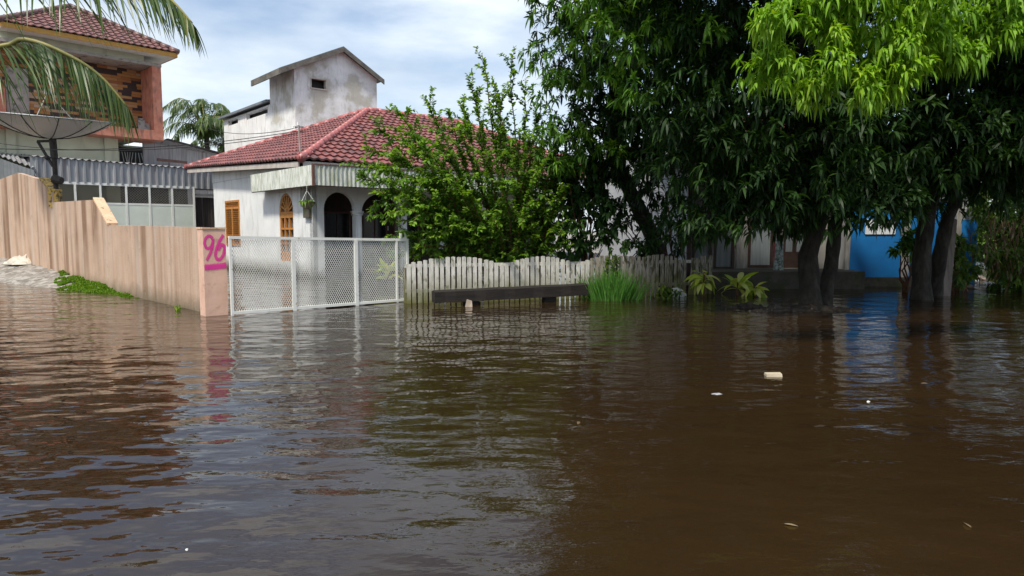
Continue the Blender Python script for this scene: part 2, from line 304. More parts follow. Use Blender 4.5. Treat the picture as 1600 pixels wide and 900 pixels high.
# ------------------------------------------------------------------ mesh builder
class MB:
    def __init__(s): s.v = []; s.f = []; s.n = 0; s.smooth = False
    def add(s, vs, fs):
        s.v.extend([tuple(q) for q in vs]); s.f.extend([tuple(i+s.n for i in f) for f in fs]); s.n += len(vs)
    def box(s, x0, x1, y0, y1, z0, z1, M4=None):
        vs = [Vector((x, y, z)) for z in (z0, z1) for y in (y0, y1) for x in (x0, x1)]
        if M4 is not None: vs = [M4 @ q for q in vs]
        s.add(vs, [(0, 2, 3, 1), (4, 5, 7, 6), (0, 1, 5, 4), (2, 6, 7, 3), (0, 4, 6, 2), (1, 3, 7, 5)])
    def poly(s, pts, th=0, nrm=None):
        pts = [Vector(q) for q in pts]; n = len(pts)
        if not th: s.add(pts, [tuple(range(n))]); return
        if nrm is None:
            nrm = Vector((0, 0, 0))
            for i in range(n): a, b = pts[i], pts[(i+1) % n]; nrm += (a-pts[0]).cross(b-pts[0])
            nrm.normalize()
        nrm = Vector(nrm)
        s.add(pts+[q-nrm*th for q in pts], [tuple(range(n)), tuple(range(2*n-1, n-1, -1))]+[(i, i+n, (i+1) % n+n, (i+1) % n) for i in range(n)])
    def tube(s, pts, rad, seg=8, cap=True):
        pts = [Vector(q) for q in pts]; n = len(pts)
        if not hasattr(rad, '__len__'): rad = [rad]*n
        up = Vector((0, 0, 1)); rings = []
        for i, q in enumerate(pts):
            d = (pts[min(i+1, n-1)]-pts[max(i-1, 0)]).normalized()
            if i == 0:
                a = d.orthogonal().normalized()
            else:
                a = (a-d*a.dot(d)).normalized()
            b = d.cross(a)
            rings.append([q+(a*math.cos(2*math.pi*k/seg)+b*math.sin(2*math.pi*k/seg))*rad[i] for k in range(seg)])
        vs = [q for r_ in rings for q in r_]; fs = []
        for i in range(n-1):
            for k in range(seg):
                fs.append((i*seg+k, i*seg+(k+1) % seg, (i+1)*seg+(k+1) % seg, (i+1)*seg+k))
        if cap: fs.append(tuple(range(seg-1, -1, -1))); fs.append(tuple((n-1)*seg+k for k in range(seg)))
        s.add(vs, fs)
    def bar(s, a, b, w_, h=None, up=(0, 0, 1)):
        a, b = Vector(a), Vector(b); h = h or w_; d = (b-a).normalized(); up = Vector(up)
        if abs(d.dot(up)) > .95: up = Vector((1, 0, 0))
        x = d.cross(up).normalized(); z = x.cross(d)
        vs = [q+x*sx*w_/2+z*sz*h/2 for q in (a, b) for sx, sz in ((-1, -1), (1, -1), (1, 1), (-1, 1))]
        s.add(vs, [(3, 2, 1, 0), (4, 5, 6, 7), (0, 1, 5, 4), (1, 2, 6, 5), (2, 3, 7, 6), (3, 0, 4, 7)])
    def build(s, name, mat, parent=None, smooth=False, attr=None):
        me = bpy.data.meshes.new(name)
        me.from_pydata([tuple(q) for q in s.v], [], s.f); me.materials.append(mat)
        if smooth: me.polygons.foreach_set('use_smooth', [True]*len(me.polygons))
        if attr:
            a = me.attributes.new(attr[0], 'FLOAT', 'POINT'); a.data.foreach_set('value', attr[1])
        me.update()
        o = bpy.data.objects.new(name, me); SC.collection.objects.link(o)
        if parent is not None: o.parent = parent
        return o
def tag(o, label=None, cat=None, group=None, kind=None):
    if label: o['label'] = label
    if cat: o['category'] = cat
    if group: o['group'] = group
    if kind: o['kind'] = kind
    return o
def thing(name, label, cat, loc=(0, 0, 0), rz=0, group=None):
    o = bpy.data.objects.new(name, None); SC.collection.objects.link(o); o.location = loc; o.rotation_euler = (0, 0, rz)
    o.empty_display_size = .2
    o['frame'] = 0; del o['frame']
    return tag(o, label, cat, group)
def inv(o):
    return (Matrix.Translation(o.location) @ Matrix.Rotation(o.rotation_euler.z, 4, 'Z')).inverted()
def L2(root, pts):
    m_ = inv(root); return [m_ @ Vector(q) for q in pts]
def copy_tree(o, parent=None):
    c = o.copy(); SC.collection.objects.link(c)
    if parent is not None: c.parent = parent
    for ch in list(o.children): copy_tree(ch, c)
    return c

# ------------------------------------------------------------------ leaves (numpy)
def leaves_mesh(name, mat, O, D, Ln, Wd, droop, tone, parent=None, seg=3, prof=(.9, .85), fold=.0, origin=None):
    """O origin, D unit direction, Ln length, Wd width arrays -> one mesh of bent blades"""
    n = len(O); O = np.asarray(O, float); D = np.asarray(D, float)
    if origin is not None: O = O-np.array(origin)
    D /= np.linalg.norm(D, axis=1, keepdims=True)+1e-9
    up = np.tile([0, 0, 1.], (n, 1))+rng.normal(0, .35, (n, 3))
    S = np.cross(D, up); S /= np.linalg.norm(S, axis=1, keepdims=True)+1e-9
    Nn = np.cross(S, D)
    ts = np.linspace(0, 1, seg+1); ws = [.12]+list(prof)[:seg-1]+[0.0]
    Ln = np.broadcast_to(Ln, n)[:, None]; Wd = np.broadcast_to(Wd, n)[:, None]; dr = np.broadcast_to(droop, n)[:, None]
    V = []; 
    for k, tt in enumerate(ts):
        c = O+D*Ln*tt; c = c.copy(); c[:, 2:3] -= dr*Ln*tt*tt
        # shorten horizontally as it droops
        c[:, :2] -= (D[:, :2]*Ln*tt)*np.minimum(.35, dr*.35)*tt
        if k == seg: V.append(c); continue
        off = S*Wd*ws[k]*.5; f = Nn*Wd*fold*ws[k]
        V.append(c-off+f); V.append(c+off+f)
    V = np.stack(V, 1)                       # n, nv, 3
    nv = V.shape[1]; faces = []
    for k in range(seg-1): a = 2*k; faces.append([a, a+1, a+3, a+2])
    a = 2*(seg-1); tri = [a, a+1, a+2]
    base = (np.arange(n)*nv)[:, None]
    loops = []; sizes = []
    per = []
    for q in faces: per += q
    per += tri
    loops = (base+np.array(per)[None, :]).ravel()
    sizes = np.tile([4]*len(faces)+[3], n)
    starts = np.concatenate([[0], np.cumsum(sizes)[:-1]])
    me = bpy.data.meshes.new(name)
    me.vertices.add(n*nv); me.vertices.foreach_set('co', V.reshape(-1).astype(np.float32))
    me.loops.add(len(loops)); me.loops.foreach_set('vertex_index', loops.astype(np.int32))
    me.polygons.add(len(sizes)); me.polygons.foreach_set('loop_start', starts.astype(np.int32)); me.polygons.foreach_set('loop_total', sizes.astype(np.int32))
    a = me.attributes.new('tone', 'FLOAT', 'POINT'); a.data.foreach_set('value', np.repeat(np.clip(tone, 0, 1), nv).astype(np.float32))
    me.materials.append(mat); me.update(calc_edges=True); me.validate()
    o = bpy.data.objects.new(name, me); SC.collection.objects.link(o)
    if parent is not None: o.parent = parent
    return o
def unit(v): return v/(np.linalg.norm(v, axis=1, keepdims=True)+1e-9)
def clump_points(blobs, per_m2=7.0, clump_r=.42, inner=.25):
    """blobs: (cx,cy,cz, rx,ry,rz). returns whorl positions, outward axes, brightness height"""
    P = []; A = []; K = []
    for (cx, cy, cz, rx, ry, rz) in blobs:
        area = 4*math.pi*((rx*ry)**1.6+(rx*rz)**1.6+(ry*rz)**1.6)**(1/1.6)/3**(1/1.6)
        nc = max(4, int(area*per_m2/9))
        d = unit(rng.normal(0, 1, (nc, 3))); rr = np.where(rng.random(nc) < inner, rng.uniform(.3, .85, nc), rng.uniform(.85, 1.08, nc))
        cc = np.array([cx, cy, cz])+d*rr[:, None]*np.array([rx, ry, rz])
        for c0, d0 in zip(cc, d):
            m_ = rng.integers(7, 12); r0 = clump_r*rng.uniform(.7, 1.35)
            q = unit(rng.normal(0, 1, (m_, 3))+d0*.7+np.array([0, 0, .45])); 
            P.append(c0+q*r0*rng.uniform(.55, 1.0, (m_, 1))*np.array([1.1, 1.1, .8])); A.append(unit(q+d0*.4+np.array([0, 0, .1]))); K.append(np.full(m_, rng.uniform(0, 1)))
    return np.concatenate(P), np.concatenate(A), np.concatenate(K)
def whorls(name, mat, P, A, K, parent, nl=9, Ln=.2, Wd=.048, droop=.6, spread=1.0, origin=None, tb=.4, fold=.12):
    n = len(P); nlv = nl
    O = np.repeat(P, nlv, 0)+rng.normal(0, .02, (n*nlv, 3)); Ax = np.repeat(A, nlv, 0)
    D = unit(Ax*.55+unit(rng.normal(0, 1, (n*nlv, 3)))*spread*.8+np.array([0, 0, -.12]))
    tone = tb*np.repeat(K, nlv)+rng.uniform(0, .5, n*nlv)+.04
    ln = Ln*rng.uniform(.5, 1.35, n*nlv); 
    return leaves_mesh(name, mat, O, D, ln, Wd*rng.uniform(.8, 1.15, n*nlv), droop*rng.uniform(.4, 1.5, n*nlv), tone, parent, 3, (1.0, .75), fold, origin)

def curve(p0, p1, sag=(0, 0, 0), n=8, wob=0.0):
    p0, p1, sag = Vector(p0), Vector(p1), Vector(sag); out_ = []
    for i in range(n+1):
        s = i/n; q = p0.lerp(p1, s)+sag*(4*s*(1-s))
        if 0 < i < n and wob: q += Vector(rng.normal(0, wob, 3))
        out_.append(q)
    return out_

# ================================================================== SETTING
# water
b = MB(); b.poly([(-700, -300, 0), (700, -300, 0), (700, 900, 0), (-700, 900, 0)])
o = b.build('water', M['water']); tag(o, 'brown rippled flood water covering the street', kind='structure')

# long wall plan (depth polyline along the street)
WP = [(-5.33, 12.14), (-9.87, 16.8), (-14.3, 21.2), (-19.5, 26.1), (-30, 36.0)]
WH = [-.25, .06, .34, .50, .62]
def wall_ground(x, y):
    best = (1e9, 0, 0)
    for k in range(len(WP)-1):
        ax, ay = WP[k]; bx, by = WP[k+1]; dx, dy = bx-ax, by-ay; l2 = dx*dx+dy*dy
        s = max(0, min(1, ((x-ax)*dx+(y-ay)*dy)/l2)); qx, qy = ax+s*dx, ay+s*dy
        d = math.hypot(x-qx, y-qy)
        if d < best[0]: best = (d, WH[k]+(WH[k+1]-WH[k])*s, 0)
    return best[0], best[1]
from mathutils import noise as mn
def gz(x, y):
    d, h = wall_ground(x, y)
    g = h-.22*d+.05*mn.noise(Vector((x*.9, y*.9, 0)))+.05*mn.noise(Vector((x*3, y*3, 2)))
    if y > 30: g = max(g, min(.35, (y-30)*.15-.4))
    e = math.hypot(x-14.8, y-17.8)
    g = max(g, .12-.11*e)
    return max(g, -.5)
xs = sorted(set([-700, -300, -120, -60, -45]+[round(-34+.3*i, 2) for i in range(170)]+[20, 25, 40, 80, 200, 700]))
ys = sorted(set([-300, -100, -30, 0, 4, 7]+[round(9+.3*i, 2) for i in range(100)]+[42, 50, 70, 120, 300, 900]))
vs = [(x, y, gz(x, y)) for y in ys for x in xs]; nx = len(xs)
b = MB(); b.add(vs, [(j*nx+i, j*nx+i+1, (j+1)*nx+i+1, (j+1)*nx+i) for j in range(len(ys)-1) for i in range(nx-1)])
tag(b.build('ground', M['ground'], smooth=True), 'grey silty ground rising out of the water', kind='structure')

# ================================================================== boundary wall with post
FA = math.atan2(.652, .758)           # house axis angle
wall = thing('boundary_wall', 'long pink plaster wall streaked brown, stepping down to the flooded gate', 'wall', (WP[0][0], WP[0][1], 0))
def wz(px, py, Y): return zat(px, py, Y)
def wall_piece(b, a, c, z0a, z1a, z1c, th=.16, zb=-.5):
    a, c = Vector((*a, 0)), Vector((*c, 0)); d = (c-a).normalized(); nrm = Vector((d.y, -d.x, 0))*(-1)
    nrm = Vector((-d.y, d.x, 0)); nrm = nrm if nrm.x > 0 else -nrm     # away from the street (to the yard)
    vs = []
    for q, z in ((a, z1a), (c, z1c)):
        for o_ in (0, th): vs += [q+nrm*o_+Vector((0, 0, zb)), q+nrm*o_+Vector((0, 0, z))]
    b.add(L2(wall, vs), [(0, 1, 5, 4), (2, 6, 7, 3), (1, 3, 7, 5), (0, 2, 3, 1), (4, 5, 7, 6)])
def lerp2(a, c, s): return (a[0]+(c[0]-a[0])*s, a[1]+(c[1]-a[1])*s)
def wall_at_px(px):
    k_ = (px-800)/FPX
    for a, c in zip(WP, WP[1:]):
        fa, fc = a[0]-k_*a[1], c[0]-k_*c[1]
        if fa >= 0 >= fc or fa <= 0 <= fc:
            return lerp2(a, c, fa/(fa-fc))
q172, q152, q87, q69, q0 = [wall_at_px(v) for v in (172, 152, 87, 70, 0)]
b = MB()
wall_piece(b, WP[0], q172, 0, 1.55, zat(172, 352, q172[1]))
wall_piece(b, q172, q152, 0, zat(172, 352, q172[1]), zat(152, 312, q152[1]))
wall_piece(b, q152, q87, 0, zat(152, 312, q152[1]), zat(87, 316, q87[1]))
mid = wall_at_px(35)
wall_piece(b, q87, q69, 0, zat(87, 300, q87[1]), zat(70, 281, q69[1]))
wall_piece(b, q69, mid, 0, zat(70, 281, q69[1]), zat(35, 270, mid[1]))
wall_piece(b, mid, q0, 0, zat(35, 270, mid[1]), zat(0, 283, q0[1]))
wall_piece(b, q0, WP[4], 0, zat(0, 283, q0[1]), zat(0, 283, q0[1])+.3)
b.build('wall_panel', M['pink_wall'], wall)
def coping(b, a, c, za, zc, over=.02, w_=.20, h=.05):
    a, c = Vector((*a, za)), Vector((*c, zc)); d = (c-a); d.z = 0; d.normalize(); n_ = Vector((-d.y, d.x, 0)); n_ = n_ if n_.x > 0 else -n_
    pa = [a-n_*over, a+n_*(w_-over), c+n_*(w_-over), c-n_*over]
    b.poly(L2(wall, [q+Vector((0, 0, h)) for q in pa]), h-.004, (0, 0, 1))
b = MB(); coping(b, q172, q152, zat(172, 352, q172[1]), zat(152, 312, q152[1]), .03, .24, .06); b.build('sloped_coping', M['tan_cap'], wall)
b = MB(); coping(b, q87, q69, zat(87, 300, q87[1]), zat(70, 281, q69[1]), .03, .3, .07)
z1 = zat(87, 298, q87[1]); b.box(*(lambda q: (q.x-.02, q.x+.26, q.y-.02, q.y+.2))(L2(wall, [(q87[0]-.12, q87[1]+.05, 0)])[0]), 2.2, z1+.02)
b.build('yellow_end', M['yellow_cap'], wall)
# post
pz = zat(335, 358, 12.0)
post = thing('gate_post', 'salmon plaster gate post sprayed with a magenta number 96', 'gate post', (-5.36, 11.9, 0), FA)
b = MB(); b.box(0, .385, 0, .30, -.5, pz); b.build('post_body', M['post_paint'], post)
b = MB(); b.box(-.012, .40, -.012, .312, pz+.002, pz+.03); b.build('post_cap', M['tan_cap'], post)
def stroke(pts, width):
    # catmull smooth
    P = [Vector(q) for q in pts]; S = []
    for i in range(len(P)-1):
        p0, p1, p2, p3 = P[max(i-1, 0)], P[i], P[i+1], P[min(i+2, len(P)-1)]
        for k in range(8):
            s = k/8
            S.append(.5*((2*p1)+(p2-p0)*s+(2*p0-5*p1+4*p2-p3)*s*s+(3*p1-p0-3*p2+p3)*s**3))
    S.append(P[-1]); return S
b = MB(); edge = []
lay = 0
for pts, wd in (([(1028, 476), (1014, 463), (998, 475), (992, 500), (1000, 522), (1014, 520), (1026, 500), (1029, 478), (1027, 505), (1018, 540), (997, 584)], .05),
                ([(1076, 458), (1056, 492), (1042, 530), (1038, 562), (1048, 580), (1064, 572), (1076, 545), (1077, 515), (1064, 508), (1050, 535)], .055),
                ([(986, 616), (1035, 614), (1086, 609)], .10)):
    lay += 1
    S = stroke([((x-985)/101*.385, 0, (857-y)/427*pz) for x, y in pts], wd)
    for i, q in enumerate(S):
        d = (S[min(i+1, len(S)-1)]-S[max(i-1, 0)]).normalized(); n_ = Vector((-d.z, 0, d.x))
        for k, e in ((-1.15, 0), (-.38, .85), (.38, .85), (1.15, 0)):
            b.v.append((q.x+n_.x*k*wd*.62*(.85+.3*mn.noise(Vector((i*.22, lay, 0)))), -.003-.0008*lay-.00002*i, q.z+n_.z*k*wd*.62)); edge.append(e*(1 if 0 < i < len(S)-1 else .2))
    n0 = b.n
    for i in range(len(S)-1):
        for k in range(3): b.f.append((n0+4*i+k, n0+4*i+k+1, n0+4*i+k+5, n0+4*i+k+4))
    b.n += 4*len(S)
b.build('painted_number', M['spray'], post, attr=('edge', edge))

# ================================================================== mesh gate
g0 = Vector((-4.96, 12.02, 0))
gate = thing('sliding_gate', 'white steel gate of diamond mesh standing in flood water', 'gate', g0, FA)
GL = 3.66; z0g, z1a, z1b = .045, zat(352, 371, 12.1), zat(636, 375, 14.3)
def gtop(x): return z1a+(z1b-z1a)*x/GL
b = MB()
r_ = .028
b.bar((0, 0, gtop(0)), (GL, 0, gtop(GL)), .05); b.bar((0, 0, z0g), (GL, 0, z0g), .05)
for x in (.02, GL-.02, GL-.28): b.bar((x, 0, -.3), (x, 0, gtop(x)), .045)
b.build('gate_frame', M['white_metal'], gate)
for px in (458, 556):
    k_ = (px-800)/FPX; x = (k_*g0.y-g0.x)/(.758-k_*.652)
    b = MB(); b.box(x-.035, x+.035, -.03, .03, -.3, gtop(x)); b.build('upright', M['white_metal'], gate)
b = MB(); pit = .043; slope = 1.75
def clip_diag(x0, s):
    # line z = z0g + s*(x-x0)
    pts = []
    h = .5*(gtop(0)+gtop(GL))
    xa, za = x0, z0g; xb, zb = x0+(h-z0g)/s, h
    if s < 0: xb = x0+(h-z0g)/s
    P = [(xa, za), (xb, zb)]
    lo, hi = 0, GL-.02
    res = []
    (xa, za), (xb, zb) = P
    if xa > xb: xa, za, xb, zb = xb, zb, xa, za
    if xb < lo or xa > hi: return None
    if xa < lo: za += (lo-xa)*(zb-za)/(xb-xa); xa = lo
    if xb > hi: zb -= (xb-hi)*(zb-za)/(xb-xa); xb = hi
    return (xa, za), (xb, zb)
hh = (.5*(z1a+z1b)-z0g)/slope
x = -hh
i = 0
while x < GL+hh:
    for s in (slope, -slope):
        c_ = clip_diag(x, s)
        if c_ and abs(c_[1][0]-c_[0][0]) > .01:
            yy = .006 if s > 0 else -.006
            b.bar((c_[0][0], yy, c_[0][1]), (c_[1][0], yy, c_[1][1]), 0.006, .0078, up=(0, 1, 0))
    x += pit
b.build('diamond_mesh', M['mesh_metal'], gate)
lp = thing('latch_post', 'slim white steel latch post with a square loop at the gate end', 'gate post', at(632, 473, 14.45), FA)
lp.location.z = 0
b = MB()
zt = zat(632, 360, 14.45)
b.box(.03, .075, -.02, .02, -.3, zt); b.box(-.09, -.05, -.02, .02, zt-.19, zt); b.box(-.05, .03, -.02, .02, zt-.035, zt); b.box(-.05, .03, -.02, .02, zt-.19, zt-.155)
b.build('post_loop', M['white_metal'], lp)

# ================================================================== picket fence
F0 = onz(634, 474.5); F1 = onz(1112, 459)
fl = (F1-F0).length; fa = math.atan2(F1.y-F0.y, F1.x-F0.x)
fence = thing('picket_fence', 'weathered white picket fence with scalloped tops, greying to the right', 'fence', F0, fa)
def ftop(x):
    px = 634+(1112-634)*x/fl
    Y = F0.y+(F1.y-F0.y)*x/fl
    # scallops as seen: peaks 700,830,930(dip 885),1030, 1090
    key = [(634, 416), (645, 409), (670, 403), (700, 399.5), (735, 402), (758, 408), (772, 414), (788, 407), (806, 401.5), (825, 399), (845, 400.5), (866, 405), (882, 412), (905, 403), (925, 398), (990, 400), (1020, 396), (1040, 400), (1056, 406), (1075, 402), (1112, 397)]
    for (a, ya), (c_, yc) in zip(key, key[1:]):
        if a <= px <= c_: py = ya+(yc-ya)*(px-a)/(c_-a); break
    else: py = 400
    return zat(px, py+1, Y)
np_ = 62; cuts = (0, .31, .56, .88, 1.0)
for s in range(4):
    b = MB()
    for i in range(np_):
        s0 = i/np_
        if not (cuts[s] <= s0 < cuts[s+1]): continue
        x = s0*fl+.02; wd = .086+rng.uniform(-.008, .008); h = ftop(min(x+.03, fl))+rng.uniform(-.010, .008); tl = rng.uniform(-.01, .01)+(.06 if s == 2 and rng.random() < .12 else 0)
        if .895 < s0 < .915: h *= .8; tl = .12
        y = rng.uniform(-.006, .006)
        b.add([(x, y-.011, -.35), (x+wd, y-.011, -.35), (x+wd+tl, y-.011, h-.004), (x+wd*.5+tl, y-.011, h+.004), (x+tl, y-.011, h-.006),
               (x, y+.011, -.35), (x+wd, y+.011, -.35), (x+wd+tl, y+.011, h-.004), (x+wd*.5+tl, y+.011, h+.004), (x+tl, y+.011, h-.006)],
              [(0, 1, 2, 3, 4), (9, 8, 7, 6, 5), (0, 5, 6, 1), (1, 6, 7, 2), (2, 7, 8, 3), (3, 8, 9, 4), (4, 9, 5, 0)])
    b.build('picket_panel', M['picket'] if s < 2 else M['picket_grey'], fence)
for zz in (.22, .74):
    b = MB(); b.box(0, fl, .022, .062, zz, zz+.07); b.build('rail', M['picket'], fence)
for s in (.004, .31, .56, .88, .995):
    b = MB(); b.box(s*fl-.045, s*fl+.045, .07, .16, -.4, ftop(min(max(s*fl, .1), fl))-.08); b.build('fence_post', M['picket_grey'], fence)

# ================================================================== tile roof helper
def tile_roof(b, E0, E1, T0, T1, pitch=.27, course=.38, amp=.05, step=.065):
    E0, E1, T0, T1 = map(Vector, (E0, E1, T0, T1))
    ex = (E1-E0).normalized(); a = T0-E0; es = (a-ex*a.dot(ex)).normalized(); nn_ = ex.cross(es)
    if nn_.z < 0: nn_ = -nn_
    S = a.dot(es); W = (E1-E0).length; ta = (T0-E0).dot(ex); tb_ = (T1-E0).dot(ex)
    nrow = max(1, int(round(S/course))); dx = pitch/6
    for k in range(nrow):
        s0, s1 = S*k/nrow, S*(k+1)/nrow
        a0, b0 = ta*s0/S, W+(tb_-W)*s0/S; a1, b1 = ta*s1/S, W+(tb_-W)*s1/S
        i0, i1 = int(math.floor(min(a0, a1)/dx)), int(math.ceil(max(b0, b1)/dx))
        vs = []; cols = 0
        shift = (k % 2)*pitch*.0
        for i in range(i0, i1+1):
            x = i*dx; wv = math.cos(2*math.pi*(x+shift)/pitch); h = amp*(.5+.5*wv)**1.3 if wv > -1 else 0
            xb, xt = min(max(x, a0), b0), min(max(x, a1), b1)
            vs += [E0+ex*xb+es*(s0-.012)+nn_*(h+.002), E0+ex*xb+es*(s0-.012)+nn_*(h+step), E0+ex*xt+es*s1+nn_*(h+.004)]
            cols += 1
        fs = []
        for i in range(cols-1):
            fs += [(3*i, 3*i+3, 3*i+4, 3*i+1), (3*i+1, 3*i+4, 3*i+5, 3*i+2)]
        b.add(vs, fs)
def ridge(b, A, B, rad=.11, seg_len=.42):
    A, B = Vector(A), Vector(B); d = B-A; n_ = max(1, int(d.length/seg_len))
    for k in range(n_):
        p_, q_ = A+d*(k/n_), A+d*((k+1.12)/n_); b.tube([p_, q_], [rad*1.12, rad*.95], 10)

# ================================================================== main house
HO = Vector((-6.2, 21.4, 0)); uu = Vector((math.cos(FA), math.sin(FA), 0)); vv = Vector((-math.sin(FA), math.cos(FA), 0))
house = thing('white_house', 'white flooded bungalow with red tile hip roof and arched porch', 'house', HO, FA)
def HL(p_): return L2(house, [p_])[0]
def hxz(px, py):   # point on the house side wall plane (local x=0): y,z
    k_ = (px-800)/FPX; t_ = (k_*HO.y-HO.x)/(-.652-k_*.758) if False else (HO.x-k_*HO.y)/(.652+k_*.758)
    Y = HO.y+.758*t_; return t_, zat(px, py, Y)
WT = 3.45
# side wall with arched and louvre openings (local plane x=0, y from 0 to 8)
def wall_with_holes(b, horiz, length, z0, z1, th, holes):
    """horiz(y,z,d)->local point; holes: (a0,a1,zb,zt,arch)"""
    edges = sorted(set([0, length]+[h[0] for h in holes]+[h[1] for h in holes]))
    def prism(pts):
        n = len(pts)
        b.add([horiz(a, z, 0) for a, z in pts]+[horiz(a, z, th) for a, z in pts], [tuple(range(n)), tuple(range(2*n-1, n-1, -1))]+[(i, i+n, (i+1) % n+n, (i+1) % n) for i in range(n)])
    for a, c_ in zip(edges, edges[1:]):
        hs = [h for h in holes if h[0] <= a+1e-6 and h[1] >= c_-1e-6]
        if not hs: prism([(a, z0), (c_, z0), (c_, z1), (a, z1)]); continue
        a0, a1, zb, zt, arch = hs[0]
        if zb > z0: prism([(a, z0), (c_, z0), (c_, zb), (a, zb)])
        if not arch: prism([(a, zt), (c_, zt), (c_, z1), (a, z1)]); continue
        rx = (a1-a0)/2; rz = min(rx, arch); zs = zt-rz; n = 14
        for i in range(n):
            t0, t1 = math.pi*i/n, math.pi*(i+1)/n
            xa, xb = a0+rx-rx*math.cos(t0), a0+rx-rx*math.cos(t1)
            prism([(xa, zs+rz*math.sin(t0)), (xb, zs+rz*math.sin(t1)), (xb, z1), (xa, z1)])
sideH = lambda a, z, d: Vector((d, a, z))
ay0, az0 = hxz(460, 408); ay1, az1 = hxz(438.5, 302); by0, bz0 = hxz(377, 384); by1, bz1 = hxz(355.5, 313)
az0 = hxz(449, 408)[1]; az1 = hxz(449, 302)[1]; bz0 = hxz(366, 384)[1]; bz1 = hxz(366, 313)[1]
by1 = min(by1, 8.6)
b = MB(); wall_with_holes(b, sideH, 9.4, -.5, WT, .15, [(ay0, ay1, az0, az1, .62), (by0, by1, bz0, bz1, 0)])
b.poly([(.07, 0, WT), (.07, 9.4, WT), (.07, 9.4, WT+.45), (.07, 0, WT+.0)], .1, (1, 0, 0)); b.build('side_wall', M['house_wall'], house)
# front arcade (local plane y=0)
cols_x = [(0, .38), (1.47, 1.70), (3.2, 3.42), (4.88, 5.12), (6.68, 6.92), (8.38, 8.62), (10.1, 10.5)]
holes = [(cols_x[i][1], cols_x[i+1][0], -.5, 2.80, .72) for i in range(6)]
b = MB(); wall_with_holes(b, lambda a, z, d: Vector((a, d, z)), 10.5, -.5, WT, .22, [(a, c_, -.5, 2.72, .62) for a, c_, *_ in holes])
b.build('arcade_wall', M['column'], house)
for a, c_ in cols_x[1:-1]:
    b = MB(); x = (a+c_)/2
    b.box(a-.05, c_+.05, -.05, .27, 2.06, 2.13); b.box(a-.03, c_+.03, -.03, .25, 1.99, 2.06)
    b.tube([(x, -.02, -.4), (x, -.02, 1.99)], .085, 16)
    b.build('column', M['column'], house, True)
# other walls and recessed porch
b = MB(); b.box(10.35, 10.5, .222, 9.4, -.5, WT); b.box(.15, 10.35, 9.25, 9.4, -.5, WT); b.build('rear_wall', M['house_wall'], house)
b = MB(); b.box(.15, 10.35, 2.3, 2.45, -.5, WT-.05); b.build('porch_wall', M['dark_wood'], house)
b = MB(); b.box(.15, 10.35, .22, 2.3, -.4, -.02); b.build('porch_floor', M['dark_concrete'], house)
b = MB(); b.box(.151, 10.34, .221, 9.2, WT-.06, WT-.02); b.build('porch_ceiling', M['ceiling'], house)
for x0, x1, z0_, z1_ in ((.5, 1.3, .8, 2.1), (1.5, 2.4, .8, 2.1), (3.0, 3.9, .1, 2.15), (4.3, 5.3, .8, 2.1), (5.6, 6.6, .8, 2.1), (7.4, 8.6, .8, 2.1)):
    f = MB()
    f.box(x0-.06, x0, 2.24, 2.298, z0_-.06, z1_+.06); f.box(x1, x1+.06, 2.24, 2.298, z0_-.06, z1_+.06); f.box(x0, x1, 2.24, 2.298, z1_, z1_+.06); f.box(x0, x1, 2.24, 2.298, z0_-.06, z0_); f.box((x0+x1)/2-.02, (x0+x1)/2+.02, 2.25, 2.298, z0_, z1_)
    wv_ = f.build('porch_window', M['brown_trim'], house)
    g = MB(); g.box(x0, x1, 2.275, 2.297, z0_, z1_); g.build('pane', M['dark_glass'], wv_)
for (x, z) in ((.72, 1.75), (.95, 1.78), (.72, 1.45), (.95, 1.42), (3.9, 1.5)):
    b = MB(); b.box(x, x+.13, 2.262, 2.272, z, z+.16); b.build('notice_paper', M['poster'], house)
# arched side window
f = MB(); cxa = (ay0+ay1)/2; rxa = (ay1-ay0)/2; zs = az1-.62
for y in (ay0+.04, ay0+.04+(2*rxa-.08)/3, ay0+.04+2*(2*rxa-.08)/3, ay1-.04): f.box(.02, .09, y-.035, y+.035, az0, zs)
for z in (az0+.03, az0+(zs-az0)*.36, az0+(zs-az0)*.66, zs-.16, zs-.02): f.box(.015, .10, ay0+.01, ay1-.01, z-.03, z+.03)
f.box(.02, .09, ay0+.01, ay1-.01, zs-.2, zs-.02)
f.box(.02, .09, ay0+.01, ay1-.01, az0, az0+.30)
prev = None
for i in range(15):
    t_ = math.pi*i/14; q = Vector((.055, cxa-(rxa-.035)*math.cos(t_), zs+.585*math.sin(t_)))
    if prev is not None: f.bar(prev, q, .07, .06, up=(1, 0, 0))
    prev = q
for i in range(1, 8):
    t_ = math.pi*i/8; f.bar((.055, cxa, zs), (.055, cxa-(rxa-.05)*math.cos(t_), zs+.55*math.sin(t_)), .055, .05, up=(1, 0, 0))
wn = f.build('arched_window', M['orange_wood'], house)
g = MB(); g.poly([(.12, ay0, az0), (.12, ay1, az0), (.12, ay1, az1), (.12, ay0, az1)]); g.build('pane', M['curtain'], wn)
# louvre shutter
f = MB(); f.box(-.03, .05, by0, by0+.07, bz0, bz1); f.box(-.03, .05, by1-.07, by1, bz0, bz1); f.box(-.03, .05, (by0+by1)/2-.04, (by0+by1)/2+.04, bz0, bz1-.3)
for z in (bz0+.04, bz1-.04, bz1-.3, bz0+.35): f.box(-.028, .045, by0+.07, by1-.07, z-.04, z+.04)
for i in range(20):
    z = bz0+.1+i*(bz1-bz0-.16)/20; f.bar((.01, by0+.07, z), (.01, by1-.07, z), .014, .075, up=(-.6, 0, .8))
wn = f.build('louvre_window', M['orange_wood'], house)
g = MB(); g.poly([(.09, by0, bz0), (.09, by1, bz0), (.09, by1, bz1), (.09, by0, bz1)]); g.build('pane', M['dark_glass'], wn)
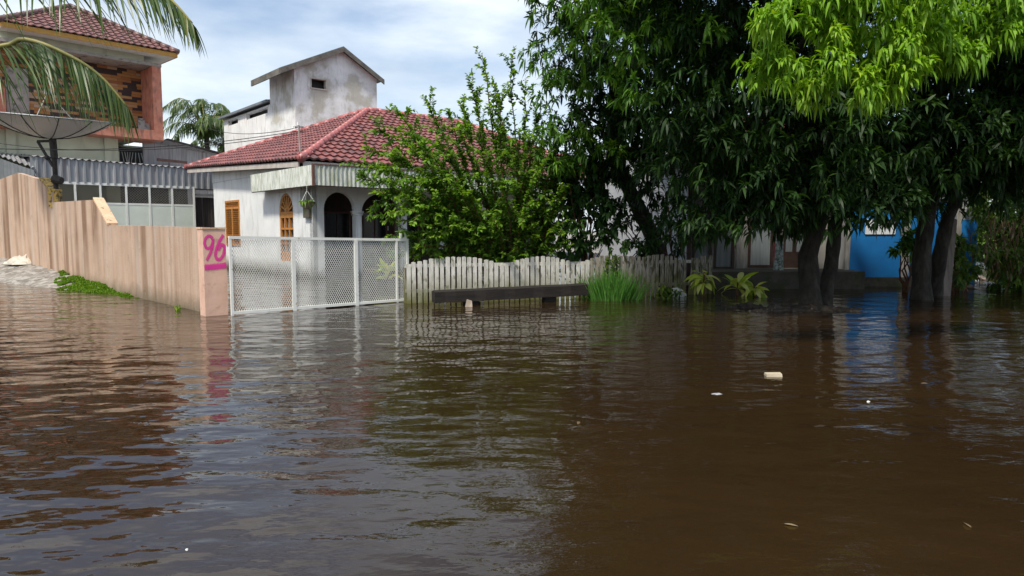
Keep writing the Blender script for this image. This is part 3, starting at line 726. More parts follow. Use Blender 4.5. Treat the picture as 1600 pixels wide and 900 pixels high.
# canopy fascia (wave sheets)
KF = at(489, 257, 20.2); KL = HL(KF); zf1 = KF.z; zf0 = zat(489, 289, 20.2)
def wave_sheet(b, pt, L_, z0_, z1_, z0e=None, z1e=None, pitch=.14, amp=.012, n_per=6):
    n_ = max(2, int(L_/pitch*n_per)); vs = []
    for i in range(n_+1):
        s = i/n_; o_ = amp*math.cos(2*math.pi*s*L_/pitch)
        za = z0_+((z0e if z0e is not None else z0_)-z0_)*s; zb_ = z1_+((z1e if z1e is not None else z1_)-z1_)*s
        vs += [pt(s*L_, o_, za), pt(s*L_, o_, zb_)]
    b.add(vs, [(2*i, 2*i+2, 2*i+3, 2*i+1) for i in range(n_)])
lenL = 5.0; 
b = MB(); wave_sheet(b, lambda s, o_, z: Vector((KL.x+o_, KL.y+s, z)), lenL, zf0, zf1, zf0-.0, zf1+.0); 
b.build('side_fascia', M['fascia'], house)
b = MB(); wave_sheet(b, lambda s, o_, z: Vector((KL.x+s, KL.y+o_, z)), 11.0, zf0, zf1, zf0+.0, zf1+.0); b.build('front_fascia', M['fascia'], house)
b = MB(); b.box(KL.x-.035, KL.x+.035, KL.y-.035, KL.y+.035, zf0-.02, zf1+.03)
b.box(KL.x+.02, KL.x+11, KL.y+.02, KL.y+.08, zf0-.02, zf0+.05); b.box(KL.x+.02, KL.x+.08, KL.y+.08, KL.y+lenL, zf0-.02, zf0+.05)
b.box(KL.x+.036, KL.x+11, KL.y-.02, KL.y+.018, zf1, zf1+.035)
b.build('fascia_trim', M['brown_trim'], house)
b = MB(); b.box(KL.x+.02, 0, KL.y+.1, KL.y+lenL, zf0+.052, zf0+.08); b.box(.002, KL.x+11, KL.y+.1, -.002, zf0+.052, zf0+.08); b.build('canopy_soffit', M['ceiling'], house)
# roof
En = at(470, 249, 20.75); Ef = at(290, 263, 30.0); AP = at(575, 173, 28.9)
En, Ef, AP = HL(En), HL(Ef), HL(AP)
ze = (En.z+Ef.z)/2
Er = En+Vector((15.5, 0, .0)); Er2 = Vector((Er.x, Ef.y, Ef.z)); AP2 = AP+Vector((4.6, 0, 0))
rf = MB()
tile_roof(rf, Ef, En, AP, AP); tile_roof(rf, En, Er, AP, AP2); tile_roof(rf, Er, Er2, AP2, AP2); tile_roof(rf, Er2, Ef, AP2, AP)
roof = rf.build('roof', M['red_tile'], house); pass
b = MB()
for a, c_ in ((En, AP), (Ef, AP), (AP, AP2), (Er, AP2)):
    ridge(b, a+Vector((0, 0, .03)), c_+Vector((0, 0, .03)), .12)
b.build('ridge_cap', M['ridge_red'], roof, True)
b = MB()
b.bar(En+Vector((.06, .3, -.12)), Ef+Vector((.06, -.1, -.12)), .05, .16)
b.bar(En+Vector((.1, .06, -.12)), Er+Vector((-.1, .06, -.12)), .05, .16)
b.build('eave_beam', M['beam'], roof)
b = MB(); wv_ = [En+Vector((.1, .12, -.06)), Er+Vector((-.1, .12, -.06)), Er2+Vector((-.1, -.1, -.06)), Ef+Vector((.1, -.1, -.06))]
b.poly(wv_); b.build('soffit', M['ceiling'], roof)
# service mast on the roof
mp_ = at(467, 232, 21.8)
mast = thing('service_mast', 'rusty cable mast with insulators standing on the red roof', 'cable mast', at(469, 230, 22.2))
b = MB(); mh = zat(466, 196, 22.2)-mast.location.z; b.tube([(0, 0, -.25), (-.03, 0, mh)], .03, 8); b.build('pole', M['grey_post'], mast)
for dz in (.05, .2):
    b = MB(); b.bar((-.2, 0, mh-dz), (.12, 0, mh-dz), .03); b.build('cross_arm', M['black_metal'], mast)
b = MB(); b.tube([(-.05, 0, mh), (-.05, 0, mh+.1)], [.045, .03], 8); b.tube([(-.16, 0, mh-.1), (-.16, 0, mh-.02)], .03, 8); b.build('insulator', M['white_cloth'], mast)
for k, (p0, p1, sg, lab) in enumerate(((at(463, 205, 22.2), at(-40, 231, 19), .25, 'upper black cable running left from the roof mast to the satellite dish side'),
                                      (at(464, 209, 22.2), at(-40, 218, 30), .5, 'middle thin cable sagging left from the roof mast across the pale house'),
                                      (at(463, 200, 22.2), at(300, 190, 40), .4, 'topmost thin cable running from the roof mast past the distant palm'))):
    b = MB(); b.tube([q-p0 for q in curve(p0, p1, (0, 0, -sg), 16)], .012, 5); o = b.build('overhead_cable', M['cable']); o.location = p0
    tag(o, lab, 'cable', 'overhead cables from the roof mast')
# electric meter, hanging pot
wl = HO+uu*0-uu*.0
mt = thing('electric_meter', 'grey electric meter box on the white corner pier of the porch', 'meter box', HO+uu*(-.0)+vv*.35, FA)
b = MB(); z0_ = zat(475, 328, 21.6); b.box(-.13, -.002, -.2, .22, z0_+.1, z0_+.62); b.build('meter_case', M['grey_post'], mt)
b = MB(); b.box(-.10, -.002, -.30, .12, z0_-.25, z0_+.09); b.build('breaker_box', M['dark_concrete'], mt)
b = MB(); b.tube([(-.03, .25, z0_+.4), (-.04, .4, z0_+.8), (-.03, .1, z0_+1.3), (-.03, .05, z0_+1.5)], .012, 6); b.build('conduit', M['cable'], mt)
hp = thing('hanging_planter', 'round clay pot of trailing leaves hung from the porch canopy corner', 'hanging pot', at(480, 322, 20.35))
b = MB(); prof = [(.05, 0), (.12, .05), (.19, .15), (.23, .23), (.24, .23), (.20, .22)]
sg = 18; vs = [(r0*math.cos(2*math.pi*k/sg), r0*math.sin(2*math.pi*k/sg), z-.1) for r0, z in prof for k in range(sg)]
b.add(vs, [(i*sg+k, i*sg+(k+1) % sg, (i+1)*sg+(k+1) % sg, (i+1)*sg+k) for i in range(len(prof)-1) for k in range(sg)]+[tuple(range(sg-1, -1, -1))]); b.build('pot', M['pot'], hp, True)
b = MB(); topz = zf0-hp.location.z+.02
for k in range(3): a_ = 2.1*k; b.tube([(.22*math.cos(a_), .22*math.sin(a_), .12), (.02*math.cos(a_), .02*math.sin(a_), topz-.2)], .006, 5)
b.tube([(0, 0, topz-.2), (0, 0, topz)], .006, 5); b.build('hanger', M['white_metal'], hp)
n = 130; a_ = rng.uniform(0, 6.28, n); rr = rng.uniform(0, .22, n)
O = np.stack([rr*np.cos(a_), rr*np.sin(a_), np.full(n, .12)], 1); D = np.stack([np.cos(a_)*.7, np.sin(a_)*.7, rng.uniform(.1, 1, n)], 1)
leaves_mesh('foliage', M['moss'], O, D, rng.uniform(.08, .25, n), .035, rng.uniform(.3, 1.6, n), rng.random(n), hp)

# ================================================================== carport with garage gate
PL, PR = at(53, 360, 27.0), at(356, 360, 32.0); PL.z = PR.z = 0
ca = math.atan2(PR.y-PL.y, PR.x-PL.x); CLn = (PR-PL).length
car = thing('carport', 'grey corrugated sheet carport with a deep fascia over white garage gates', 'carport', PL, ca)
zl0, zl1 = zat(53, 282, 27), zat(53, 244, 27); zr0, zr1 = zat(356, 297, 32), zat(356, 268, 32)
def trapz(b, pt, L_, zl, zl2, zr, zr2, pitch=.25, d=.045):
    prof = [(0, 0), (.55, 0), (.65, 1), (.9, 1), (1.0, 0)]; vs = []; n_ = int(L_/pitch)
    xs_ = [(k+f_)*pitch for k in range(n_) for f_, _ in prof[:-1]]+[n_*pitch]; os_ = [o_*d for k in range(n_) for _, o_ in prof[:-1]]+[0]
    for x, o_ in zip(xs_, os_):
        s = x/L_; vs += [pt(x, o_, zl+(zr-zl)*s), pt(x, o_, zl2+(zr2-zl2)*s)]
    b.add(vs, [(2*i, 2*i+2, 2*i+3, 2*i+1) for i in range(len(xs_)-1)])
b = MB(); trapz(b, lambda x, o_, z: Vector((x, -o_, z)), CLn, zl0, zl1, zr0, zr1, .27, .05); b.build('fascia_sheet', M['zinc'], car)
b = MB(); 
n_ = int(CLn/.25); vs = []
for i in range(n_*4+1):
    x = i*.0625; o_ = .035*math.cos(2*math.pi*x/.25); s = x/CLn
    vs += [Vector((x, -.08, zl1+(zr1-zl1)*s+.02+o_)), Vector((x, 7.0, zl1+(zr1-zl1)*s+.55+o_))]
b.add(vs, [(2*i, 2*i+2, 2*i+3, 2*i+1) for i in range(n_*4)]); b.build('roof_sheet', M['zinc'], car)
b = MB(); b.bar((0, .05, zl0+.02), (CLn, .05, zr0+.02), .06, .08); b.build('fascia_beam', M['black_metal'], car)
for x in (.1, CLn-2.4, CLn-.1): 
    b = MB(); b.box(x-.05, x+.05, .1, .2, 0, zr0+.1); b.build('support_post', M['white_metal'], car)
# garage gates
gg = thing('garage_gate', 'mint white folding garage gates with dark mesh upper panels', 'gate', PL+Vector((math.cos(ca), math.sin(ca), 0))*1.0, ca)
def cx_at(px):
    k_ = (px-800)/FPX; s = (k_*PL.y-PL.x)/(math.cos(ca)-k_*math.sin(ca)); return s-1.0
gx = [cx_at(v) for v in (90.5, 123, 162, 202, 238, 273, 306.5)]
gz1, gz0 = zat(200, 291.5, 29.3), .2
gzm = zat(200, 319, 29.3)
fm = MB()
for x in gx: fm.box(x-.04, x+.04, -.03, .03, gz0, gz1)
fm.box(gx[0]-.038, gx[-1]+.038, -.028, .028, gz1+.001, gz1+.10)
fr = fm.build('gate_frame', M['white_metal'], gg)
fm = MB(); fm.box(gx[0]+.04, gx[-1]-.04, -.02, .02, gzm-.04, gzm+.04); fm.build('mid_rail', M['white_metal'], gg)
for a, c_ in zip(gx, gx[1:]):
    b = MB(); b.box(a+.042, c_-.042, -.012, .012, gz0, gzm-.042); b.build('lower_panel', M['gate_panel'], gg)
    b = MB(); h = gz1-gzm-.04; x = a-h
    while x < c_+h:
        for s in (1, -1):
            xa, za, xb, zb = x, gzm+.04, x+s*h, gz1
            if xa > xb: xa, za, xb, zb = xb, zb, xa, za
            lo, hi = a+.042, c_-.042
            if xb <= lo or xa >= hi: continue
            if xa < lo: za += (lo-xa)*(zb-za)/(xb-xa); xa = lo
            if xb > hi: zb -= (xb-hi)*(zb-za)/(xb-xa); xb = hi
            if xb-xa > .02: b.bar((xa, .004*s, za), (xb, .004*s, zb), .006, .018, up=(0, 1, 0))
        x += .11
    b.build('mesh_panel', M['grey_post'], gg)
b = MB(); b.box(.2, CLn-.2, 5.0, 5.1, 0, 3.6); b.box(-.1, 0, 0.2, 5, 0, 3.6); b.build('rear_partition', M['gate_back'], car)
b = MB()
for i in range(9):
    x = cx_at(309)+1.0+i*.19; b.box(x, x+.18, .25+.01*(i % 2), .28+.01*(i % 2), 0, 3.0)
b.build('board_screen', M['dark_board'], car)
b = MB(); xx = cx_at(311)+1.0; 
for z in (3.05, 3.32): b.box(xx, CLn, .12, .16, z, z+.1)
b.build('screen_rail', M['beam'], car)

# far-left roof piece
lr = thing('lean_to_shed', 'small corrugated metal shed roof behind the tall wall at far left', 'shed', at(-60, 360, 25.5)); lr.location.z = 0
A0, A1, A2, A3 = at(53, 262, 26.8), at(-60, 222, 31.5), at(-60, 212, 36), at(38, 240, 31)
b = MB(); n_ = 60; vs = []
for i in range(n_+1):
    s = i/n_; o_ = Vector((0, 0, .04*math.cos(2*math.pi*s*14)))
    vs += [A1.lerp(A0, s)+o_, A2.lerp(A3, s)+o_]
b.add(L2(lr, vs), [(2*i, 2*i+2, 2*i+3, 2*i+1) for i in range(n_)]); b.build('shed_roof', M['zinc'], lr)
B0, B1 = at(52, 266, 26.9), at(-60, 226, 31.6)
b = MB(); vs = []
for i in range(n_*2+1):
    s = i/(n_*2); q = B1.lerp(B0, s); o_ = Vector((0, .03*math.cos(2*math.pi*s*20), 0)); vs += [Vector((q.x, q.y, .3))+o_, q+o_]
b.add(L2(lr, vs), [(2*i, 2*i+2, 2*i+3, 2*i+1) for i in range(n_*2)]); b.build('cladding', M['zinc_dark'], lr)

# ================================================================== two storey house (left)
a2 = math.atan2(.737, .675); HB = at(262, 360, 34.0); HB.z = 0
big = thing('two_storey_house', 'two-storey pale green house with coral balcony and maroon hip roof', 'house', HB, a2)
def BX(px):
    k_ = (px-800)/FPX; return (k_*HB.y-HB.x)/(.675-k_*.737)
def BZ(px, py):
    x = BX(px); return zat(px, py, HB.y+.737*x)
zb0, zb1 = BZ(255, 218.5), BZ(200, 207.5)       # balcony slab bottom
zb0 = BZ(258, 219)
zs1 = BZ(255, 204)       # slab top
zt0, zt1 = BZ(255, 104.5), BZ(252, 100)
xl = -12.2
b = MB(); b.box(xl, 0, 0, 1.9, zb0, zs1); b.build('balcony_slab', M['coral'], big)
xp = BX(250)
b = MB(); b.box(xp, 0, 0, .28, zs1, zt0+.02); b.box(xp+.02, -.03, .28, 1.9, zs1, zt0); b.build('balcony_pillar', M['coral'], big)
b = MB(); b.box(xl, .02, -.03, 1.95, zt0+.021, zt1+.05); b.build('balcony_top_slab', M['grey_concrete'], big)
b = MB(); b.box(xl, xp+.018, 1.5, 1.62, zs1, zt0+.019); b.build('stone_clad_wall', M['mosaic'], big)
xd0, xd1 = BX(38), BX(74)
b = MB(); b.box(xd0, xd1, 1.42, 1.498, zs1, zs1+2.3); b.build('balcony_door', M['grey_concrete'], big)
b = MB(); b.box(BX(4), BX(36), 1.3, 1.498, zs1, zs1+1.35); b.build('coral_parapet', M['coral'], big)
b = MB(); b.box(BX(-10)+.03, BX(5), 1.3, 1.49, zs1, zt0); b.build('white_pilaster', M['white_soffit'], big)
# walls: lower storey recess, upper wall under the eave
zE = BZ(262, 84)
xur = BX(240)
b = MB(); b.box(xl, xur, .12, 9.5, zt1+.052, zE+.05); b.build('upper_wall', M['cream_wall'], big)
b = MB(); b.box(xl, BX(206), 1.1, 9.5, 0, zb0-.002); b.box(BX(206), 1.6, 3.4, 9.5, 0, zb0-.002); b.build('lower_wall', M['cream_wall'], big)
b = MB(); b.box(xl, xur, 1.96, 9.5, zb0, zt1+.05); b.build('middle_wall', M['cream_wall'], big)
for px in (38, 190):
    x = BX(px); b = MB(); b.box(x-.18, x+.18, 1.0, 1.098, 0, zb0-.003); b.build('pilaster', M['cream_wall'], big)
b = MB(); b.box(BX(-20), BX(18), 1.06, 1.096, zb0-2.3, zb0-.25); wn = b.build('side_window', M['dark_glass'], big)
b = MB(); b.box(BX(208), 1.5, 3.35, 3.396, 3.0, zb0-.1); b.build('dark_opening', M['gate_back'], big)
b = MB()
for k in range(9): x = BX(226)+k*.13; b.tube([(x, 2.8, zb0-1.5), (x+.1*math.sin(k), 2.8, zb0-.9), (x, 2.8, zb0-.4)], .02, 5)
b.build('window_grille', M['white_metal'], big)
for k, (px, h, tl) in enumerate(((240, 0.62, .12), (246.5, .5, -.1), (250.5, .42, .06))):
    x = BX(px)-.1; o = MB(); o.add([(x-.15, .5, zs1), (x+.15, .5, zs1), (x+.15+tl, .8, zs1+h), (x-.15+tl, .8, zs1+h), (x-.15, .55, zs1), (x+.15, .55, zs1), (x+.15+tl, .85, zs1+h), (x-.15+tl, .85, zs1+h)], [(0, 1, 2, 3), (7, 6, 5, 4), (0, 4, 5, 1), (1, 5, 6, 2), (2, 6, 7, 3), (3, 7, 4, 0)])
    M4 = Matrix.Translation(HB) @ Matrix.Rotation(a2, 4, 'Z'); o.v = [tuple(M4 @ Vector(q)) for q in o.v]
    oo = o.build('spare_tile', M['grey_concrete'])
    tag(oo, ('large grey tile leaning leftmost on the balcony floor by the coral pillar', 'middle grey tile leaning on the balcony floor', 'smallest grey tile leaning against the coral balcony pillar')[k], 'tile', 'grey tiles leaning on the balcony')
# roof
ER = at(279, 83, 33.9); ERl = L2(big, [ER])[0]
W2 = 7.6
EL = ERl+Vector((-W2-4.0, 0, 0)); EB = ERl+Vector((0, W2, 0)); EBL = EL+Vector((0, W2, 0))
rise = 2.35
APl = ERl+Vector((-W2/2, W2/2, rise)); APm = EL+Vector((W2/2, W2/2, rise))
APl = L2(big, [at(110, 11, 33.6)])[0]; APm = APl+Vector((-.01, 0, 0)); EL = Vector((2*APl.x-ERl.x, ERl.y, ERl.z)); EB = Vector((ERl.x, 2*APl.y-ERl.y, ERl.z)); EBL = Vector((EL.x, EB.y, ERl.z))
rf = MB(); tile_roof(rf, EL, ERl, APm, APl, .3, .38, .05, .05); tile_roof(rf, ERl, EB, APl, APl, .3, .38, .05, .05); tile_roof(rf, EB, EBL, APl, APm, .3, .38, .05, .05); tile_roof(rf, EBL, EL, APm, APm, .3, .38, .05, .05)
roof2 = rf.build('roof', M['maroon_tile'], big)
b = MB()
for a, c_ in ((ERl, APl), (EL, APm), (EB, APl)): ridge(b, a+Vector((0, 0, .05)), c_+Vector((0, 0, .05)), .12)
b.build('ridge_cap', M['ridge_dark'], roof2, True)
b = MB(); z = ERl.z
b.box(EL.x+.04, ERl.x-.04, ERl.y+.03, ERl.y+.07, z-.22, z-.02); b.box(ERl.x-.08, ERl.x-.042, ERl.y+.07, EB.y, z-.22, z-.02); b.build('fascia_board', M['yellow_fascia'], roof2)
b = MB(); b.box(EL.x+.1, ERl.x-.085, ERl.y+.075, EB.y-.1, z-.21, z-.17); b.build('soffit', M['white_soffit'], roof2)
# vines on balcony top
n = 260; cpt = np.array(L2(big, [at(83, 70, 31.5)])[0]); O = cpt+rng.normal(0, 1, (n, 3))*np.array([.55, .25, .22]); D = rng.normal(0, 1, (n, 3))
vn = leaves_mesh('creeper', M['shrub_dark'], O, D, .22, .12, .4, rng.random(n)); vn.parent = None
vn.location = HB; vn.rotation_euler = (0, 0, a2); tag(vn, 'small green creeper growing on the balcony top slab under the maroon roof', 'plant')
# old timber shed between
sh = thing('timber_shed', 'old silvery board shed with rusty sloping metal roof behind the carport', 'shed', at(300, 360, 36)); sh.location.z = 0
T = [at(222, 250, 35.0), at(222, 221, 35.0), at(264, 219, 35.5), at(355, 246, 38.5), at(355, 262, 38.5)]
b = MB(); b.poly(L2(sh, [(T[0].x, T[0].y, .3), T[1], T[2], T[3], (T[4].x, T[4].y, .3)]), .1); b.build('board_wall', M['old_board'], sh)
b = MB(); q0_, q1_ = at(262, 216, 35.2), at(358, 241.5, 38.3); q2_, q3_ = q1_+Vector((-3, 3.5, 0)), q0_+Vector((-3, 3.5, 0))
b.poly(L2(sh, [q0_, q1_, q2_, q3_]), .07, (0, 0, 1)); b.build('shed_roof', M['dark_board'], sh)
b = MB(); b.poly(L2(sh, [at(245, 247, 34.8), at(292, 252, 36), at(292, 256, 36), at(245, 251.5, 34.8)]), .05); b.build('rust_strip', M['brown_trim'], sh)

# ================================================================== tower building
TO = at(466, 360, 33.0); TO.z = 0
tw = thing('weathered_tower_house', 'tall weathered white gabled block with a small dark window and low wing', 'building', TO, FA)
def TX(px): k_ = (px-800)/FPX; return (k_*TO.y-TO.x)/(.758-k_*.652)
def TY(px): k_ = (px-800)/FPX; return (TO.x-k_*TO.y)/(.652+k_*.758)
zec = zat(466, 103, 33.0); gx1 = TX(593); xap = TX(539); zap = zat(539, 79, 33+.652*xap); zer = zat(593, 124, 33+.652*gx1)
ty1 = TY(429); 
wx0, wz0, wx1, wz1 = TX(493), zat(504, 141, 34.2), TX(515), zat(504, 127, 34.2)
b = MB()
# front gable with a window hole: split in strips
def ztop(x): return zec+(zap-zec)*x/xap if x < xap else zap+(zer-zap)*(x-xap)/(gx1-xap)
xsn = sorted([0, wx0, wx1, xap, gx1])
for a, c_ in zip(xsn, xsn[1:]):
    def pr(pts): b.add([Vector((x, 0, z)) for x, z in pts]+[Vector((x, .2, z)) for x, z in pts], [(0, 1, 2, 3), (7, 6, 5, 4), (0, 4, 5, 1), (1, 5, 6, 2), (2, 6, 7, 3), (3, 7, 4, 0)])
    if abs(a-wx0) < 1e-6:
        pr([(a, 0), (c_, 0), (c_, wz0), (a, wz0)]); pr([(a, wz1), (c_, wz1), (c_, ztop(c_)), (a, ztop(a))])
    else: pr([(a, 0), (c_, 0), (c_, ztop(c_)), (a, ztop(a))])
b.box(0, .2, .2, ty1, 0, zec-.02); b.box(gx1-.2, gx1, .2, ty1, 0, zer-.02); b.box(.2, gx1-.2, ty1-.2, ty1, 0, zer)
b.build('tower_wall', M['tower_wall'], tw)
b = MB(); b.box(wx0-.05, wx1+.05, -.03, -.002, wz1, wz1+.06); b.box(wx0-.05, wx1+.05, -.04, -.002, wz0-.06, wz0); b.box(wx1, wx1+.05, -.03, -.002, wz0, wz1); b.box(wx0-.05, wx0, -.03, -.002, wz0, wz1); wf = b.build('window_frame', M['beam'], tw)
b = MB(); b.box(wx0-.3, wx1+.3, .5, .55, wz0-.4, wz1+.4); b.box(wx0-.3, wx1+.3, .201, .5, wz0-.1, wz0-.05); b.box(wx0-.3, wx1+.3, .201, .5, wz1+.05, wz1+.1); b.box(wx1+.05, wx1+.1, .201, .5, wz0, wz1); b.box(wx0-.1, wx0-.05, .201, .5, wz0, wz1); b.build('window_recess', M['gate_back'], wf)
# roof slabs
ov = .5
b = MB()
slL = (zap-zec)/xap; slR = (zer-zap)/(gx1-xap)
pL = (-ov*1.6, zec-ov*1.6*slL+.03); pA = (xap, zap+.05); pR = (gx1+.25, zer+slR*.25+.03)
for (p_, q_) in ((pL, pA), (pA, pR)):
    vs = [Vector((p_[0], -.3, p_[1])), Vector((q_[0], -.3, q_[1])), Vector((q_[0], ty1+.3, q_[1])), Vector((p_[0], ty1+.3, p_[1]))]
    b.poly(vs, -.10, (0, 0, 1))
b.build('roof', M['zinc_dark'], tw)
b = MB()
b.bar((pL[0], -.34, pL[1]+.0), (pA[0], -.34, pA[1]+.0), .05, .22, up=(0, 1, 0)) if False else None
for (p_, q_) in ((pL, pA), (pA, pR)):
    b.add([(p_[0], -.36, p_[1]-.17), (q_[0], -.36, q_[1]-.17), (q_[0], -.36, q_[1]+.07), (p_[0], -.36, p_[1]+.07), (p_[0], -.302, p_[1]-.17), (q_[0], -.302, q_[1]-.17), (q_[0], -.302, q_[1]+.07), (p_[0], -.302, p_[1]+.07)], [(0, 1, 2, 3), (7, 6, 5, 4), (0, 4, 5, 1), (1, 5, 6, 2), (2, 6, 7, 3), (3, 7, 4, 0)])
b.box(pL[0]-.03, pL[0]+.03, -.3, ty1+.3, pL[1]-.2, pL[1]+.08); b.build('verge_board', M['verge'], tw)
# wing
wy1 = TY(357); zwt = zat(429, 163, 33+.758*ty1); s0a, s0b = TY(425), TY(392); s1a, s1b = TY(379), TY(364)
szt, szb = zat(408, 174, 33+.758*(s0a+s0b)/2), zat(408, 182, 33+.758*(s0a+s0b)/2)
b = MB(); wall_with_holes(b, lambda a, z, d: Vector((d, a+ty1+.001, z)), wy1-ty1, 0, zwt, .2, [(s0a-ty1, s0b-ty1, szb, szt, 0), (s1a-ty1, s1b-ty1, szb, szt, 0)])
b.box(.2, 6, wy1-.2, wy1, 0, zwt); b.build('wing_wall', M['wing_wall'], tw)
b = MB(); b.box(.35, .4, ty1+.1, wy1-.3, szb-.3, szt+.3); b.build('slot_recess', M['gate_back'], tw)
b = MB(); b.poly([(-.22, ty1+.002, zwt+.10), (5, ty1+.002, zwt+.7), (5, wy1+.4, zwt+.7), (-.22, wy1+.4, zwt+.10)], -.12, (0, 0, 1)); b.build('wing_roof', M['zinc_dark'], tw)

# ================================================================== satellite dish
DC = at(77, 216, 20.9)
dish = thing('satellite_dish', 'large upturned mesh satellite dish on a dark pole behind the wall', 'satellite dish', (DC.x, DC.y, 0))
rad = 1.72; dep = .62; tilt = Matrix.Translation((0, 0, DC.z)) @ Matrix.Rotation(R(5), 4, 'Y') @ Matrix.Rotation(R(5.5), 4, 'X')
b = MB(); nr, ns = 10, 48; vs = []
for i in range(nr+1):
    r0 = rad*(i/nr)
    for k in range(ns): a_ = 2*math.pi*k/ns; vs.append(tilt @ Vector((r0*math.cos(a_), r0*math.sin(a_), dep*(r0/rad)**2)))
b.add(vs, [(i*ns+k, i*ns+(k+1) % ns, (i+1)*ns+(k+1) % ns, (i+1)*ns+k) for i in range(nr) for k in range(ns)]); b.build('reflector', M['dish_metal'], dish, True)
b = MB(); ring = [tilt @ Vector((rad*math.cos(2*math.pi*k/48), rad*math.sin(2*math.pi*k/48), dep)) for k in range(49)]; b.tube(ring, .022, 6, False)
b.build('rim', M['zinc'], dish)
for k in range(12):
    a_ = 2*math.pi*(k+.4)/12; b = MB(); b.tube([tilt @ Vector((rad*s*math.cos(a_), rad*s*math.sin(a_), dep*s*s-.015)) for s in (.08, .3, .5, .7, .85, 1)], .014, 5); b.build('rib', M['black_metal'], dish)
b = MB()
for a_ in (.6, 2.7, 4.8): b.tube([tilt @ Vector((rad*.55*math.cos(a_), rad*.55*math.sin(a_), dep*.3)), tilt @ Vector((0, 0, 1.35))], .014, 5)
b.tube([tilt @ Vector((0, 0, 1.28)), tilt @ Vector((0, 0, 1.45))], .09, 10); b.build('feed_horn', M['grey_post'], dish)
b = MB(); b.tube([(.12, 0, 0), (.12, 0, DC.z-.25)], .07, 10); b.tube([(.12, 0, DC.z-.6), (.10, 0, DC.z-.02)], .10, 10); b.build('pole', M['black_metal'], dish)
b = MB(); b.bar((-.32, -.05, DC.z-.1), (.2, -.05, DC.z-.08), .07); b.bar((-.32, -.05, DC.z-.1), (.1, -.05, DC.z-.85), .06); b.tube([(-.02, -.05, DC.z-.55), (-.09, -.05, DC.z-.62)], .07, 8); b.build('mount_bracket', M['black_metal'], dish)
b = MB(); b.tube([(.14, -.1, DC.z-1.22), (.38, -.12, DC.z-1.28)], [.14, .11], 10); b.build('drive_motor', M['black_metal'], dish)

# ================================================================== neighbouring house (right, behind fence)
NA, NB = at(1076, 360, 19.0), at(1322, 360, 19.0); NA.z = NB.z = 0
nb = thing('grey_white_house', 'grey-white neighbour house with curtained windows behind the mango trees', 'house', NA)
nW = NB.x-NA.x
def NX(px): return (px-800)/FPX*19.0-NA.x
wins = [(1081, 1112, 330, 421), (1115, 1147, 330, 421), (1168, 1208, 330, 418)]
hl = [(NX(a), NX(c_), zat(a, y1, 19), zat(a, y0, 19), 0) for a, c_, y0, y1 in wins]; dr = (NX(1222), NX(1262), .46, 2.35, 0)
b = MB(); wall_with_holes(b, lambda a, z, d: Vector((a, d, z)), nW, -.4, 3.3, .15, hl+[dr]); b.build('front_wall', M['neighbour_front'], nb)
for (a, c_, z0_, z1_, _) in hl:
    f = MB(); f.box(a, a+.07, -.02, .06, z0_, z1_); f.box(c_-.07, c_, -.02, .06, z0_, z1_); f.box(a+.07, c_-.07, -.018, .06, z1_-.07, z1_); f.box(a+.07, c_-.07, -.018, .06, z0_, z0_+.07)
    wn = f.build('window_frame', M['dark_wood'], nb); g = MB(); g.box(a+.07, c_-.07, .062, .08, z0_+.07, z1_-.07); g.build('curtained_pane', M['curtain'], wn)
a, c_, z0_, z1_, _ = dr
f = MB(); f.box(a, a+.09, .02, .1, z0_, z1_); f.box(c_-.09, c_, .02, .1, z0_, z1_); f.box(a+.09, c_-.09, .02, .1, z0_, z0_+.45); f.box((a+c_)/2-.04, (a+c_)/2+.04, .02, .1, z0_+.45, z1_); f.box(a+.09, c_-.09, .02, .1, z0_+1.1, z0_+1.17)
wn = f.build('door', M['dark_wood'], nb); g = MB(); g.box(a+.09, c_-.09, .101, .12, z0_+.45, z1_); g.build('pane', M['curtain'], wn)
b = MB(); b.box(NX(1150), NX(1164), -.06, -.002, -.4, 3.3); b.build('pilaster', M['grey_post'], nb)  # pale pilaster in a dark tone that stands in for canopy shade
b = MB(); b.box(-.05, .05, -.1, -.003, -.4, 3.3); b.build('corner_post', M['dark_wood'], nb)
zt_ = zat(1250, 424, 17.6)
b = MB(); b.box(.2, nW-.2, 17.5-19, -.11, -.5, zt_); b.build('terrace', M['dark_concrete'], nb)
sw = at(938, 360, 24.0); sl = Vector((sw.x-NA.x, sw.y-19, 0)); ln = sl.length; dn = sl.normalized()
pn = Vector((-dn.y, dn.x, 0)); pn = pn if pn.x > 0 else -pn
b = MB(); wall_with_holes(b, lambda a, z, d: dn*(a+.06)+pn*d+Vector((0, 0, z)), ln, -.4, 4.2, .15, []); b.build('side_wall', M['neighbour_wall'], nb)
rf = MB(); e0, e1 = Vector((-.7, -.9, 3.35)), Vector((nW+.5, -.9, 3.35)); tile_roof(rf, e0, e1, Vector((1.2, 3.4, 5.2)), Vector((nW-1, 3.4, 5.2)))
rr_ = rf.build('roof', M['red_tile'], nb)
b = MB(); b.box(-.6, nW+.4, -.85, 6.5, 3.30, 3.34); b.build('ceiling', M['ceiling'], nb)
b = MB(); b.box(nW-.15, nW, .15, 6, -.4, 3.3); b.box(-.05, nW, 6, 6.15, -.4, 3.3); b.build('rear_wall', M['neighbour_wall'], nb)
o = MB(); p_ = at(1215, 398, 18.2); o.box(-.11, .11, -.02, .02, -.33, .28); oo = o.build('hanging_cloth', M['red_cloth']); oo.location = (p_.x, p_.y, zat(1215, 395, 18.2)+.1); tag(oo, 'red patterned cloth hanging beside the dark door of the grey-white house', 'cloth')
o = MB(); o.tube([(0, 0, 0), (0, 0, .85)], [.13, .11], 12); oo = o.build('floral_cushion', M['floral']); oo.location = (p_.x+.03, p_.y, zt_); tag(oo, 'black and white floral bolster standing on the terrace below the red cloth', 'bolster')

